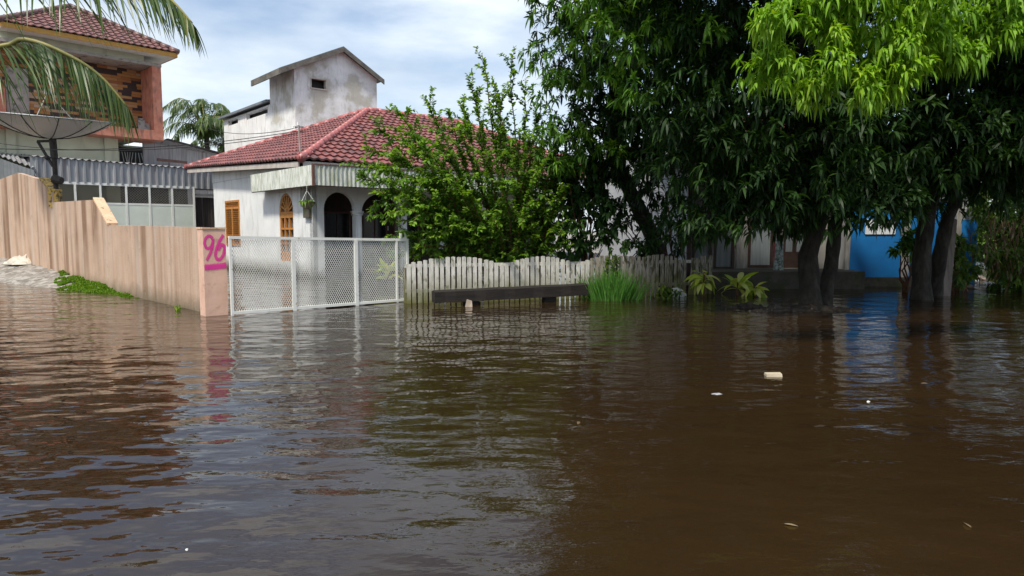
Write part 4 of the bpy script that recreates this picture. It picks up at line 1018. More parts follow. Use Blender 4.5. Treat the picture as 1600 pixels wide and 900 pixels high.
# ================================================================== blue building
BO = at(1323, 360, 18.4); BO.z = 0
bl = thing('blue_building', 'bright blue panelled building with grey posts beyond the mango trunks', 'building', BO)
def LX(px): return (px-800)/FPX*18.4-BO.x
zp = zat(1370, 433, 18.4); zbt = 1.78
b = MB(); b.box(.05, LX(1490), .02, .12, zp, 2.25)
b.build('blue_panel', M['blue_paint'], bl)
b = MB(); b.box(LX(1498), LX(1526), .02, .12, -.2, zbt); b.build('blue_panel', M['blue_paint'], bl)
b = MB(); b.box(.05, LX(1490), .02, .12, 2.252, 3.6); b.box(LX(1498), LX(1526), .02, .12, zbt+.002, 2.7); b.build('upper_wall', M['neighbour_wall'], bl)
b = MB(); b.box(.05, LX(1482), -.10, .018, -.5, zp); b.build('plinth', M['dark_concrete'], bl)
b = MB()
for q in ((1318.5, 1327),): b.add([(LX(1317), -.08, -.4), (LX(1324), -.08, -.4), (LX(1328), -.08, 3.4), (LX(1321), -.08, 3.4), (LX(1317), .02, -.4), (LX(1324), .02, -.4), (LX(1328), .02, 3.4), (LX(1321), .02, 3.4)], [(0, 1, 2, 3), (7, 6, 5, 4), (0, 4, 5, 1), (1, 5, 6, 2), (2, 6, 7, 3), (3, 7, 4, 0)])
b.build('corner_post', M['grey_post'], bl)
for a, c_ in ((1407, 1419), (1489, 1498)):
    b = MB(); b.box(LX(a), LX(c_), -.05, .018 if a < 1450 else .12, zp+.002 if a < 1450 else -.3, 3.4); b.build('wall_post', M['grey_post'], bl)
b = MB(); b.box(LX(1350), LX(1397), -.012, .018, zat(1370, 366, 18.4), zat(1370, 342, 18.4)); b.build('signboard', M['poster'], bl)
b = MB(); b.box(LX(1526)-.12, LX(1526), .13, 6, -.3, 2.6); b.box(.05, .17, .13, 6, -.3, 3.4); b.box(.05, LX(1526), 6.0, 6.1, -.3, 3.4); b.build('rear_wall', M['neighbour_wall'], bl)
b = MB(); b.poly([(-.3, -.5, 3.55), (LX(1530), -.5, 3.2), (LX(1530), 6.4, 3.8), (-.3, 6.4, 4.1)], .06, (0, 0, 1)); b.build('roof', M['zinc_dark'], bl)
pk = at(1478, 462, 15.6)
b = MB(); b.add([(-.22, 0, -.2), (.10, 0, -.2), (.33, .25, 1.75), (.13, .25, 1.8), (-.22, .04, -.2), (.10, .04, -.2), (.33, .29, 1.75), (.13, .29, 1.8)], [(0, 1, 2, 3), (7, 6, 5, 4), (0, 4, 5, 1), (1, 5, 6, 2), (2, 6, 7, 3), (3, 7, 4, 0)])
o = b.build('leaning_plank', M['plank']); o.location = (pk.x, pk.y, 0); tag(o, 'weathered grey plank leaning on the right mango trunk', 'plank')

# ================================================================== bench and small things at the fence
q0_, q1_ = onz(700, 478), onz(895, 472)
bp0, bp1 = at(677, 464, 13.6), at(915, 455, 14.7)
bc = thing('timber_bench', 'blackened timber beam bench resting on blocks before the picket fence', 'bench', ((bp0.x+bp1.x)/2, (bp0.y+bp1.y)/2, 0), math.atan2(bp1.y-bp0.y, bp1.x-bp0.x))
hl_ = (bp1-bp0).length/2; zb_ = zat(690, 472.5, 13.65); ztp = zat(690, 454, 13.65)
b = MB(); n_ = 16; vs = []
for i in range(n_+1):
    x = -hl_+2*hl_*i/n_; zz = .003*math.sin(i*1.3)+.06*(i/n_); j = .012*math.sin(i*2.1)
    for (y, z) in ((-.14, zb_), (.14, zb_), (.15, ztp-.02), (0, ztp+.01), (-.15, ztp-.02)): vs.append((x, y+j, z+zz))
fs = [(i*5+k, i*5+(k+1) % 5, (i+1)*5+(k+1) % 5, (i+1)*5+k) for i in range(n_) for k in range(5)]+[(4, 3, 2, 1, 0), tuple(n_*5+k for k in range(5))]
b.add(vs, fs); b.build('seat_beam', M['bench_wood'], bc)
b = MB(); b.box(-hl_*.62, -hl_*.42, -.05, .12, -.4, zb_-.01); b.build('support_block', M['bench_wood'], bc)
b = MB(); b.box(hl_*.42, hl_*.58, -.05, .12, -.4, zb_+.06); b.build('support_block', M['bench_wood'], bc)
b = MB(); b.add([(-.11, -.05, -.2), (.1, -.07, -.2), (.07, -.03, .11), (-.03, -.04, .15), (-.11, .08, -.2), (.1, .08, -.2), (.06, .06, .11), (-.03, .05, .14)], [(0, 1, 2, 3), (7, 6, 5, 4), (0, 4, 5, 1), (1, 5, 6, 2), (2, 6, 7, 3), (3, 7, 4, 0)])
o = b.build('stone', M['block']); p_ = onz(732, 479); o.location = (p_.x, p_.y, 0); tag(o, 'pale stone in the water under the left end of the bench', 'stone')

def debris(name, lab, cat, px, py, sx, sy, sz, mat, seed, z=0.0, group=None):
    r2_ = np.random.default_rng(seed); b = MB(); n_, m_ = 9, 6; vs = []
    for i in range(m_+1):
        th = math.pi*i/m_
        for k in range(n_):
            a_ = 2*math.pi*k/n_; f_ = 1+r2_.uniform(-.28, .28)
            vs.append((sx*f_*math.sin(th)*math.cos(a_), sy*f_*math.sin(th)*math.sin(a_), sz*f_*(math.cos(th))*.9))
    b.add(vs, [(i*n_+k, (i+1)*n_+k, (i+1)*n_+(k+1) % n_, i*n_+(k+1) % n_) for i in range(m_) for k in range(n_)])
    o = b.build(name, mat); p_ = onz(px, py, z); o.location = p_; o.rotation_euler = (0, 0, seed); tag(o, lab, cat, group); return o
# floating foam block
b = MB(); b.add([(-.085, -.06, -.02), (.08, -.07, -.02), (.10, .05, -.02), (-.07, .06, -.02), (-.08, -.055, .025), (.075, -.06, .03), (.095, .045, .028), (-.065, .055, .024)], [(3, 2, 1, 0), (4, 5, 6, 7), (0, 1, 5, 4), (1, 2, 6, 5), (2, 3, 7, 6), (3, 0, 4, 7)])
o = b.build('foam_block', M['foam']); o.location = onz(1207, 587); tag(o, 'beige foam block floating alone on the brown water', 'litter')
debris('floating_wrapper', 'small grey wrapper floating left of the beige foam block', 'litter', 1121, 616, .05, .03, .010, M['old_board'], 3)
debris('floating_scrap', 'tiny white scrap floating right of the beige foam block', 'litter', 1357, 628, .016, .014, .01, M['white_cloth'], 4)
debris('floating_speck', 'tiny white speck floating on the pale reflection at lower left', 'litter', 292, 859, .008, .007, .005, M['white_cloth'], 5)
debris('dark_float', 'short dark stick floating in the water left of the grassy verge', 'litter', 38, 443, .16, .05, .04, M['bench_wood'], 6)
for k_, (px, py, l_) in enumerate(((865, 553, 'brown floating leaf left of centre on the open water'), (1517, 826, 'curled brown leaf floating near the lower right corner'), (1450, 600, 'pale leaf floating in the bright reflection at the right'), (905, 660, 'small brown leaf floating in the middle foreground'), (1225, 820, 'small dark leaf floating at the bottom right of centre'))):
    r2_ = np.random.default_rng(k_); q = leaves_mesh('floating_leaf', M['dry'], [(0, 0, .006)], [(1, .2*k_, .01)], .07, .028, .04, [r2_.uniform(.3, 1)], None, 4, (.8, 1, .7), .1); q.location = onz(px, py); q.rotation_euler = (0, 0, k_*1.3); tag(q, l_, 'leaf')
# crumpled sack
b = MB(); nxs, nys = 26, 18; vs = []
for j in range(nys):
    for i in range(nxs):
        x, y = (i/(nxs-1)-.5), (j/(nys-1)-.5); e = max(0, 1-(2*x)**2*1.0)*max(0, 1-(2*y)**2)
        z = .34*e**.5*(.55+.55*mn.noise(Vector((x*4, y*4, 3))))+.22*abs(mn.noise(Vector((x*9, y*11, 1))))*e
        vs.append((x*1.35+.1*mn.noise(Vector((x*5, y*5, 9))), y*.8+.15*mn.noise(Vector((x*5, y*5, 5))), z-.03))
b.add(vs, [(j*nxs+i, j*nxs+i+1, (j+1)*nxs+i+1, (j+1)*nxs+i) for j in range(nys-1) for i in range(nxs-1)])
o = b.build('crumpled_sack', M['sack'], smooth=True); p_ = onz(38, 421, .18); o.location = (p_.x, p_.y, gz(p_.x, p_.y)); o.rotation_euler = (0, 0, -.7); tag(o, 'crumpled dirty white plastic sack lying on the bank by the pink wall', 'sack')
debris('plastic_scrap', 'torn white plastic scrap in the green weeds beside the pink wall', 'litter', 88, 434, .28, .10, .05, M['sack'], 8, .12)
debris('paper_scrap', 'small pale scrap at the water edge below the pink wall', 'litter', 168, 453, .12, .06, .03, M['sack'], 9, .02)
# rubble pile at right
k = 0
for (px, py, sx, mt_, lb) in ((1497, 445, .17, 'tan_cap', 'tan crumpled rag at the left end of the rubbish heap by the plank'), (1512, 449, .2, 'plank', 'brown sodden rag low in the rubbish heap under the white ones'),
        (1523, 440, .2, 'white_cloth', 'largest white rag on top of the rubbish heap'), (1535, 450, .22, 'sack', 'dirty cream bag in the middle front of the rubbish heap'), (1546, 446, .17, 'white_cloth', 'white crumpled bag at the right end of the rubbish heap'),
        (1508, 438, .13, 'red_cloth', 'small reddish rag at the back left of the rubbish heap'), (1533, 436, .13, 'plank', 'small brown scrap at the back right of the rubbish heap')):
    k += 1; debris('rubbish_bag', lb, 'litter', px, py, sx, .12, .10, M[mt_], 20+k, .03, 'rags in the rubbish heap')
debris('floating_bag', 'flat white plastic bag floating just right of the rubbish heap', 'litter', 1562, 451, .22, .08, .04, M['white_cloth'], 51)
# mud and root mounds
for (px, py, sx, sy, lab, sd_) in ((1165, 480, .42, .22, 'small dark mud mound left of the mango trunk', 61), (1215, 486, .55, .12, 'low flat mud ridge breaking the water between mound and trunk', 62), (1278, 484, .85, .35, 'dark root mound at the foot of the left mango trunk', 63)):
    b = MB(); n_ = 40; vs = []
    for j in range(n_):
        for i in range(n_):
            x, y = 2*i/(n_-1)-1, 2*j/(n_-1)-1; e = 1-math.hypot(x, y)
            vs.append((x*sx*1.25, y*sy*1.5, -.05+.13*max(-.2, e)+.085*mn.noise(Vector((x*3.1, y*2.2, sd_)))+.05*mn.noise(Vector((x*9, y*6, sd_)))))
    b.add(vs, [(j*n_+i, j*n_+i+1, (j+1)*n_+i+1, (j+1)*n_+i) for j in range(n_-1) for i in range(n_-1)])
    q = b.build('mud_mound', M['mud'], smooth=True); q.location = onz(px, py); tag(q, lab, 'mud mound')

# ================================================================== plants helpers
def rosette(name, lab, cat, px, py, Y, h, n, Ln, Wd, mat, droop=.5, zc=.1, group=None, up=(.2, 1.2), stem=True):
    p_ = at(px, py, Y); t_ = thing(name, lab, cat, (p_.x, p_.y, -.2), group=group)
    a_ = rng.uniform(0, 6.28, n); u_ = rng.uniform(*up, n)
    O = np.stack([.03*np.cos(a_), .03*np.sin(a_), rng.uniform(h*.45, h, n)+.2], 1); D = np.stack([np.cos(a_), np.sin(a_), u_], 1)
    leaves_mesh('leaves', mat, O, D, Ln*rng.uniform(.75, 1.15, n), Wd*rng.uniform(.8, 1.1, n), droop*rng.uniform(.4, 1.4, n), rng.random(n), t_, 5, (.55, 1.0, .95, .6), .12)
    if stem: b = MB(); b.tube([(0, 0, 0), (.02, 0, h+.2)], .025, 7); b.build('stem', M['hedge'] if False else M['stem'], t_)
    return t_
rosette('dracaena', 'pale yellow-green broad-leaved plant before the end of the picket fence', 'plant', 1099, 440, 15.6, .55, 24, .48, .13, M['dracaena'], .75, up=(.0, 1.0))
rosette('dracaena', 'wide lime-green rosette plant on the terrace edge left of the mango trunk', 'plant', 1152, 440, 15.9, .30, 26, .62, .13, M['dracaena'], .45, up=(-.1, 1.5))
rosette('dracaena', 'low lime-green rosette drooping to the water nearest the mango trunk', 'plant', 1178, 445, 15.7, .22, 22, .50, .11, M['dracaena'], .6, up=(-.3, 1.2))
rosette('leafy_shrub', 'pale variegated plant standing behind the right end of the mesh gate', 'plant', 605, 440, 17.5, .5, 34, .55, .14, M['dracaena'], .4, up=(.3, 1.8))
rosette('potted_croton', 'reddish-green croton poking above the picket fence under the dark shrub', 'plant', 865, 420, 15.4, .9, 34, .30, .06, M['dry'], .4, up=(-.2, 1.2))
# grass clump
p_ = onz(957, 468); n = 950
gx_ = rng.normal(0, .24, n); gy_ = rng.normal(0, .14, n)
O = np.stack([gx_, gy_, np.full(n, -.1)], 1); D = np.stack([gx_*.9+rng.normal(0, .16, n), rng.normal(0, .2, n), np.full(n, 1.0)], 1)
o = leaves_mesh('grass_clump', M['grass'], O, D, rng.uniform(.45, .95, n), .017, rng.uniform(.0, .35, n), rng.random(n), None, 5, (1, .9, .75, .5), 0)
o.location = p_; tag(o, 'tall bright green grass clump growing from the water before the fence', 'grass clump')
# tangle with white rag in front of fence
p_ = onz(1046, 466); n = 200; O = rng.normal(0, 1, (n, 3))*np.array([.14, .08, .08])+np.array([0, 0, .1]); O[:, 2] = np.abs(O[:, 2])
o = leaves_mesh('low_weed', M['hedge'], O, rng.normal(0, 1, (n, 3)), .13, .05, .4, rng.random(n)); o.location = p_; tag(o, 'low dark weed clump in the water right of the tall grass', 'plant')
b = MB(); vs = []
for i in range(13):
    a_ = math.pi*i/12; 
    for w_ in (-.09, .09): vs.append((.20*math.cos(a_), w_+.02*math.sin(i), .20*math.sin(a_)+.01*math.cos(3*i)))
b.add(vs, [(2*i, 2*i+2, 2*i+3, 2*i+1) for i in range(12)])
b.f.append(tuple(2*i for i in range(13)))
o = b.build('plastic_tub', M['white_cloth']); p_ = onz(1058, 463); o.location = (p_.x, p_.y, -.02); o.rotation_euler = (.3, 0, .2); tag(o, 'upturned white plastic tub half sunk beside the low weeds', 'tub')
# flowers/climbers on pickets
n = 340; s_ = rng.random(n); xx_ = fl*(.60+.1*rng.random(n)); O = np.stack([xx_, np.full(n, -.04), rng.random(n)*.95], 1)
O = O[np.argsort(O[:, 0])]; D = rng.normal(0, 1, (n, 3)); D[:, 1] -= .6
O[:, 0] = F0.x*0+fl*(.61+.055*np.random.default_rng(3).random(n))
o = leaves_mesh('climbing_weed', M['hedge'], O, D, .07, .04, .4, rng.random(n)); o.location = F0; o.rotation_euler = (0, 0, fa); tag(o, 'thin green climber on the grey pickets right of the grass clump', 'plant')
# verge weeds (stuff)
Oa = []
while len(Oa) < 18000:
    s_ = rng.uniform(0, 1); a, c_ = WP[0], WP[1]
    tt = rng.uniform(.2, 1.75); x0 = a[0]+(c_[0]-a[0])*tt; y0 = a[1]+(c_[1]-a[1])*tt
    d = abs(rng.normal(0, .75)); x = x0-.72*d; y = y0-.69*d; g = gz(x, y)
    lim = .8*math.sin(min(1, max(0, (tt-.2)/1.55))*math.pi)
    if d > .12+lim*(1.0+.5*mn.noise(Vector((x*1.5, y*1.5, 0)))) or g < -.05 or mn.noise(Vector((x*2.6, y*2.6, 4))) < -.12: continue
    Oa.append((x, y, g))
Oa = np.array(Oa); n = len(Oa); D = rng.normal(0, .6, (n, 3)); D[:, 2] = 1
o = leaves_mesh('verge_weeds', M['moss'], Oa, D, rng.uniform(.03, .10, n), .03, .3, rng.random(n)*.8+.1); tag(o, 'bright green weeds along the foot of the pink wall', kind='stuff')
n = 26
O = np.array([onz(278+rng.uniform(-4, 4), 484+rng.uniform(-3, 2)) for _ in range(n)]); D = rng.normal(0, .5, (n, 3)); D[:, 2] = 1
o = leaves_mesh('wall_weed', M['moss'], O-np.array(onz(278, 484)), D, .14, .03, .5, rng.random(n)); o.location = onz(278, 484); tag(o, 'single small weed at the foot of the pink wall near the post', 'plant')

# ================================================================== TREES
def limb(b, pts, r0, r1, seg=9):
    n_ = len(pts); b.tube(pts, [r0+(r1-r0)*(i/(n_-1))**.8 for i in range(n_)], seg)
def blob(px, py, Y, rx, ry, rz): c_ = at(px, py, Y); return (c_.x, c_.y, c_.z, rx, ry, rz)

def mango_tree(name, lab, base, trunks, blobs_list, limbs, group=None, bark='bark'):
    t_ = thing(name, lab, 'tree', base, group=group)
    b0 = Vector(base)
    b = MB()
    for pts, r0, r1 in trunks:
        P = [Vector(p_)-b0 for p_ in pts]; n_ = len(P)
        Q = []
        for i in range(n_-1):
            for k in range(4): Q.append(P[i].lerp(P[i+1], k/4))
        Q.append(P[-1]); m_ = len(Q)
        rr = [(r0+(r1-r0)*i/(m_-1))*(1+.3*max(0, 1-(Q[i].z-Q[0].z)/.5)**2)*(1+.06*math.sin(i*2.3)) for i in range(m_)]
        b.tube(Q, rr, 14)
    b.build('trunk', M[bark], t_, True)
    b = MB()
    for p0, p1, r0 in limbs:
        limb(b, [q-b0 for q in curve(p0, p1, (0, 0, .35), 7, .07)], r0, r0*.35)
        P1 = Vector(p1)
        for _ in range(4 if r0 > .05 and P1.y > 9 else 0):
            q = P1+Vector(rng.normal(0, .4, 3)); limb(b, [x_-b0 for x_ in curve(Vector(p0).lerp(P1, rng.uniform(.5, .95)), q, (0, 0, .1), 5, .05)], r0*.4, .012, 6)
    b.build('limbs', M[bark], t_, True)
    for (mat, bl_, kw, nm) in blobs_list:
        P, A, K = clump_points(bl_, kw.pop('per', 7), kw.pop('cr', .42), kw.pop('inner', .3))
        whorls(nm, M[mat], P, A, K, t_, origin=tuple(base), **kw)
    return t_

# tree 1: left trunk pair at px 1270/1305
b1 = onz(1268, 482); b1 = Vector((b1.x, b1.y, -.15))
t1a = [b1, at(1262, 400, 13.5), at(1283, 330, 13.5), at(1275, 250, 13.3), at(1230, 120, 13.0)]
t1b = [onz(1288, 480)+Vector((0, .1, -.15)), at(1298, 420, 13.8), at(1306, 350, 14.0), at(1330, 250, 14.3), at(1400, 120, 14.3)]
main1 = [blob(1090, 240, 11.8, .55, .6, .8), blob(1075, 130, 11.8, .7, .7, .8), blob(1160, 290, 11.8, .6, .6, .6), blob(1120, 285, 12.6, 1.0, 1.2, .85), blob(1180, 180, 12.6, 1.5, 1.6, 1.3), blob(1290, 300, 12.2, 1.15, 1.1, .55), blob(1250, 215, 11.6, 1.2, 1.2, 1.0),
         blob(1120, 80, 13.5, 1.6, 1.6, 1.4), blob(1300, 60, 13.0, 1.8, 1.6, 1.4), blob(1200, -60, 13, 2.2, 1.8, 1.4), blob(1380, 200, 12.6, 1.5, 1.4, 1.2), blob(1090, -40, 12.0, 1.5, 1.4, 1.2),
         blob(1350, -150, 12, 2.2, 2, 1.2), blob(1130, -200, 12, 2.2, 2, 1.1), blob(1330, 150, 15.0, 2.0, 1.2, 1.8), blob(1180, 210, 15.0, 1.6, 1.0, 1.5), blob(1090, 320, 12.8, .55, .8, .35), blob(1350, 280, 12.6, .8, .9, .35), blob(1210, 335, 12.8, .9, .9, .30), blob(1150, 150, 16, 2.2, .8, 1.8), blob(1300, 240, 16, 1.8, .8, 1.0), (3.2, 10.6, 7.2, 2.0, 1.4, 1.0), (5.6, 10.4, 7.6, 2.0, 1.4, 1.1), (4.4, 10.8, 6.0, 1.3, 1.0, .7)]
hang1 = [blob(1020, 60, 11.8, .8, .8, .9), blob(1000, -40, 11.8, 1.1, 1, .9)]
young = [blob(px_, py_-26, 7.8, .17, .25, .10) for px_, py_ in ((1215, 60), (1250, 40), (1225, 105), (1205, 135), (1290, 30), (1270, 85), (1310, 70), (1330, 20), (1340, 110), (1300, 130), (1370, 60), (1390, 110), (1375, 150), (1330, 160), (1410, 30), (1420, 85), (1285, 168), (1405, 140), (1450, 20), (1460, 60), (1445, 95), (1360, -20), (1290, -20), (1430, -20))]
young2 = [blob(px_, py_-22, 8.2, .18, .25, .10) for px_, py_ in ((1500, 30), (1540, 20), (1580, 40), (1520, 70), (1565, 80), (1600, 60), (1490, 90), (1500, 110), (1620, 20), (1470, 110), (1540, -20), (1590, -10), (1640, 40))]
mango_tree('mango_tree', 'big mango tree with twin dark trunks and a lime-green young bough overhead', b1,
           [(t1a, .20, .13), (t1b, .15, .10)],
           [('mango', main1, dict(per=17, nl=12, Ln=.195, Wd=.050, droop=.38, inner=.45, spread=1.2), 'crown'),
            ('mango_lit', hang1, dict(per=9, nl=12, Ln=.19, Wd=.050, droop=.4, spread=1.1), 'outer_foliage'),
            ('mango_young', young, dict(per=105, cr=.17, nl=10, Ln=.125, Wd=.034, droop=.62, inner=.3, spread=1.05), 'young_foliage'),
            ('mango_young', young2, dict(per=95, cr=.17, nl=10, Ln=.125, Wd=.034, droop=.62, inner=.3, tb=.15), 'young_foliage')],
           [(t1a[3], at(1120, 200, 12.6), .10), (t1a[3], at(1290, 220, 12.0), .09), (t1a[4], at(1130, 20, 12.6), .10), (t1a[4], at(1340, 10, 8.0), .09), (t1b[3], at(1390, 180, 12.6), .08), (at(1340, 10, 8.0), at(1560, 0, 8.3), .04), (at(1340, 10, 8.0), at(1260, 40, 7.9), .03)],
           'mango trees in the flooded street')
# tree 2: right trunks at px 1440
b2 = onz(1440, 468); b2 = Vector((b2.x, b2.y, -.15))
t2a = [b2, at(1440, 400, 15.0), at(1450, 330, 15.0), at(1470, 200, 14.6)]
t2b = [onz(1462, 462)+Vector((.0, .1, -.15)), at(1468, 400, 15.3), at(1481, 340, 15.3), at(1540, 200, 15.3)]
main2 = [blob(1440, 245, 13.2, 1.3, 1.2, .95), blob(1540, 215, 13.0, 1.4, 1.3, .8), blob(1500, 150, 13.0, 1.8, 1.6, 1.4), blob(1620, 150, 13.0, 1.7, 1.6, 1.5), blob(1480, 20, 13.0, 2.0, 1.7, 1.4), blob(1640, 0, 12.5, 2.0, 2, 1.6),
         blob(1560, -150, 12, 2.4, 2, 1.3), blob(1700, 200, 12.5, 1.5, 1.5, 1.2), blob(1380, 270, 13.4, .8, 1.0, .8), blob(1760, 50, 12, 1.8, 2, 2.0), blob(1480, 200, 15.5, 2.2, 1.0, 1.8), blob(1430, 285, 13.6, .8, .8, .3), blob(1530, 275, 13.2, .9, .9, .3), blob(1600, 235, 13.0, 1.0, 1.0, .45), blob(1620, 180, 15.5, 2, .8, 1.8), (8.2, 10.3, 7.4, 2.0, 1.5, 1.1), (10.6, 10.5, 7.0, 2.0, 1.5, 1.1), (7.2, 10.6, 6.0, 1.4, 1.0, .7)]
mango_tree('mango_tree', 'right-hand mango tree whose split trunk has a plank leaning on it', b2,
           [(t2a, .20, .14), (t2b, .17, .11)],
           [('mango', main2, dict(per=17, nl=12, Ln=.195, Wd=.050, droop=.38, inner=.45, spread=1.2), 'crown')],
           [(t2a[3], at(1440, 60, 13.5), .11), (t2b[3], at(1620, 120, 13), .10), (t2a[2], at(1420, 240, 13.4), .07), (t2b[3], at(1560, -60, 12.5), .1)],
           'mango trees in the flooded street', 'bark')
# tree 3: leaning trunk behind the fence
b3 = at(1045, 440, 17.2); b3.z = -.1
t3 = [b3, at(1020, 370, 17.2), at(985, 300, 17.0), at(958, 240, 16.8), at(960, 130, 16.4)]
main3 = [blob(930, 190, 16.2, 1.1, 1.2, 1.2), blob(1000, 220, 16.4, 1.3, 1.2, .7), blob(985, 60, 15.8, 1.6, 1.5, 1.5), blob(905, 75, 15.8, .9, 1, 1.1), blob(1020, -80, 15.5, 2.0, 1.8, 1.4), blob(920, -60, 15.5, 1.1, 1.3, 1.2), blob(1060, 190, 15.6, 1.2, 1.1, 1.3), blob(960, -200, 15, 1.5, 1.6, 1.0), blob(1040, 130, 16.5, 1.2, 1, 1.5), blob(900, 250, 16.4, .9, .9, .7), blob(960, 290, 16.6, .7, .8, .4), blob(1050, 230, 15.4, .8, .8, .6), blob(940, 130, 17, 1.5, .8, 1.6), blob(1010, 100, 17.4, 1.6, .8, 2.0), (1.9, 13.0, 8.0, 1.9, 1.4, 1.0), (3.2, 13.4, 7.6, 1.8, 1.4, 1.0)]
out3 = [blob(862, 60, 15.2, .35, .5, .8), blob(880, 150, 15.2, .45, .5, .6), blob(935, 90, 14.4, .8, .5, .7), blob(870, -30, 15, .6, .6, .6), blob(1000, 20, 14.0, .9, .5, .6), blob(855, 240, 15.3, .30, .4, .45), blob(945, 250, 15.3, .35, .4, .3), blob(900, 210, 15.0, .4, .4, .35)]
mango_tree('mango_tree', 'mango tree with a trunk leaning left behind the grey pickets', b3, [(t3, .22, .13)],
           [('mango', main3, dict(per=13, nl=12, Ln=.19, Wd=.05, droop=.36, inner=.35, spread=1.15), 'crown'), ('mango_lit', out3, dict(per=11, nl=11, Ln=.19, Wd=.048, droop=.42, inner=.2), 'outer_foliage')],
           [(t3[3], at(900, 180, 16), .07), (t3[3], at(1030, 210, 16.4), .07), (t3[4], at(900, 60, 15.6), .07), (t3[4], at(1020, -40, 15.5), .09), (t3[2], at(1050, 260, 16.5), .05)],
           'mango trees in the flooded street')
# low shoots around tree 3 trunk and right of it
def leafy_bush(name, lab, base, blobs_, mat, per, nl, Ln, Wd, droop, nst=7, group=None, cr=.3, stemmat='stem', origin=None):
    t_ = thing(name, lab, 'shrub', base, group=group); b = MB(); b0 = Vector(base)
    for bb in blobs_:
        for _ in range(3):
            q = Vector(bb[:3])+Vector(rng.normal(0, .3, 3))*max(bb[3:])
            limb(b, [x_-b0 for x_ in curve(b0+Vector((rng.normal(0, .08), rng.normal(0, .08), 0)), q, (0, 0, .1), 6, .04)], .03, .008, 6)
    b.build('stems', M[stemmat], t_, True)
    P, A, K = clump_points(blobs_, per, cr, .35)
    whorls('foliage', M[mat], P, A, K, t_, nl, Ln, Wd, droop, 1.0, tuple(base)); return t_
pb = at(915, 440, 16.0); pb.z = -.1
leafy_bush('broadleaf_shrub', 'dark glossy broad-leaved shrub filling the gap above the picket fence', pb,
           [blob(885, 300, 15.9, .55, .6, .6), blob(915, 350, 15.8, .7, .6, .55), blob(925, 290, 16.1, .45, .5, .5), blob(880, 375, 15.7, .4, .5, .35), blob(940, 385, 15.9, .4, .4, .25), blob(900, 250, 16.3, .5, .4, .45), blob(860, 330, 16.2, .6, .5, .8), blob(940, 330, 16.4, .5, .5, .7), blob(860, 390, 16.2, .6, .5, .4)], 'shrub_dark', 20, 7, .17, .085, .5, cr=.26)
pb = at(1050, 440, 16.6); pb.z = -.1
leafy_bush('understorey_shrub', 'sparse dark shrub of shoots around the leaning mango trunk', pb,
           [blob(1000, 380, 16.3, .5, .4, .4), blob(1050, 350, 16.3, .4, .4, .5), blob(1045, 395, 16.2, .45, .4, .25), blob(975, 350, 16.6, .3, .3, .35), blob(1035, 290, 16.5, .45, .4, .3)], 'mango', 6.5, 8, .20, .05, .5, cr=.28)

# tree 4: spreading small-leaved tree (left of centre), long feathered shoots
b4 = at(800, 430, 16.0); b4.z = -.1
t4 = thing('feathery_tree', 'bright small-leaved tree fanning long shoots in front of the red roof', 'tree', b4)
tips = [(755, 85, 15.6), (797, 88, 16.0), (822, 120, 16.2), (735, 130, 15.6), (700, 172, 15.2), (668, 165, 15.4), (620, 172, 15.0), (590, 205, 14.9), (568, 232, 14.8), (560, 258, 14.7), (562, 280, 14.6), (598, 345, 14.5),
        (625, 300, 14.3), (640, 240, 14.8), (680, 215, 14.6), (715, 200, 14.8), (745, 170, 15), (780, 150, 15.3), (810, 200, 15.2), (840, 180, 15.6), (846, 240, 15.4), (852, 300, 15.2), (700, 270, 14.2), (660, 320, 14.0), (690, 360, 14.2), (730, 300, 14.2),
        (760, 240, 14.5), (790, 280, 14.4), (820, 330, 14.6), (775, 340, 14.2), (870, 220, 15.2), (880, 300, 14.9), (875, 350, 15.0), (850, 260, 14.6), (830, 210, 14.8), (865, 385, 15.2), (800, 400, 14.9), (760, 400, 14.8), (735, 375, 14.6), (690, 395, 15.0), (840, 370, 15), (860, 340, 15.4), (640, 365, 14.6), (618, 200, 17), (700, 240, 17.5), (790, 200, 17.5), (830, 260, 17.5), (740, 320, 17), (660, 280, 16.8),
        (770, 120, 16.8), (640, 200, 15.8), (720, 160, 16.2), (600, 265, 15.6), (585, 320, 15.0), (580, 300, 14.2), (610, 330, 14.0), (635, 280, 14.0), (660, 240, 14.2), (610, 250, 14.2), (640, 330, 13.9), (670, 370, 14.0), (600, 375, 14.4), (690, 330, 14.9), (650, 390, 14.3), (850, 210, 16.4), (870, 270, 15.6), (610, 400, 14.9)]
OO, DD, LL, TT = [], [], [], []
bb = MB()
def addleaves(pts, n_, Ls):
    for i in range(n_):
        s = (i+rng.uniform(0, 1))/n_*(len(pts)-1); k_ = min(int(s), len(pts)-2); q = pts[k_].lerp(pts[k_+1], s-k_); d = (pts[k_+1]-pts[k_]).normalized()
        side = d.cross(Vector((0, 0, 1))+Vector(rng.normal(0, .5, 3))).normalized()*(1 if i % 2 else -1)
        OO.append(q-b4); DD.append(side*.9+d*.55+Vector((0, 0, .12))); LL.append(Ls*rng.uniform(.7, 1.2)); TT.append(.05+.6*s/(len(pts)-1)+rng.uniform(0, .35))
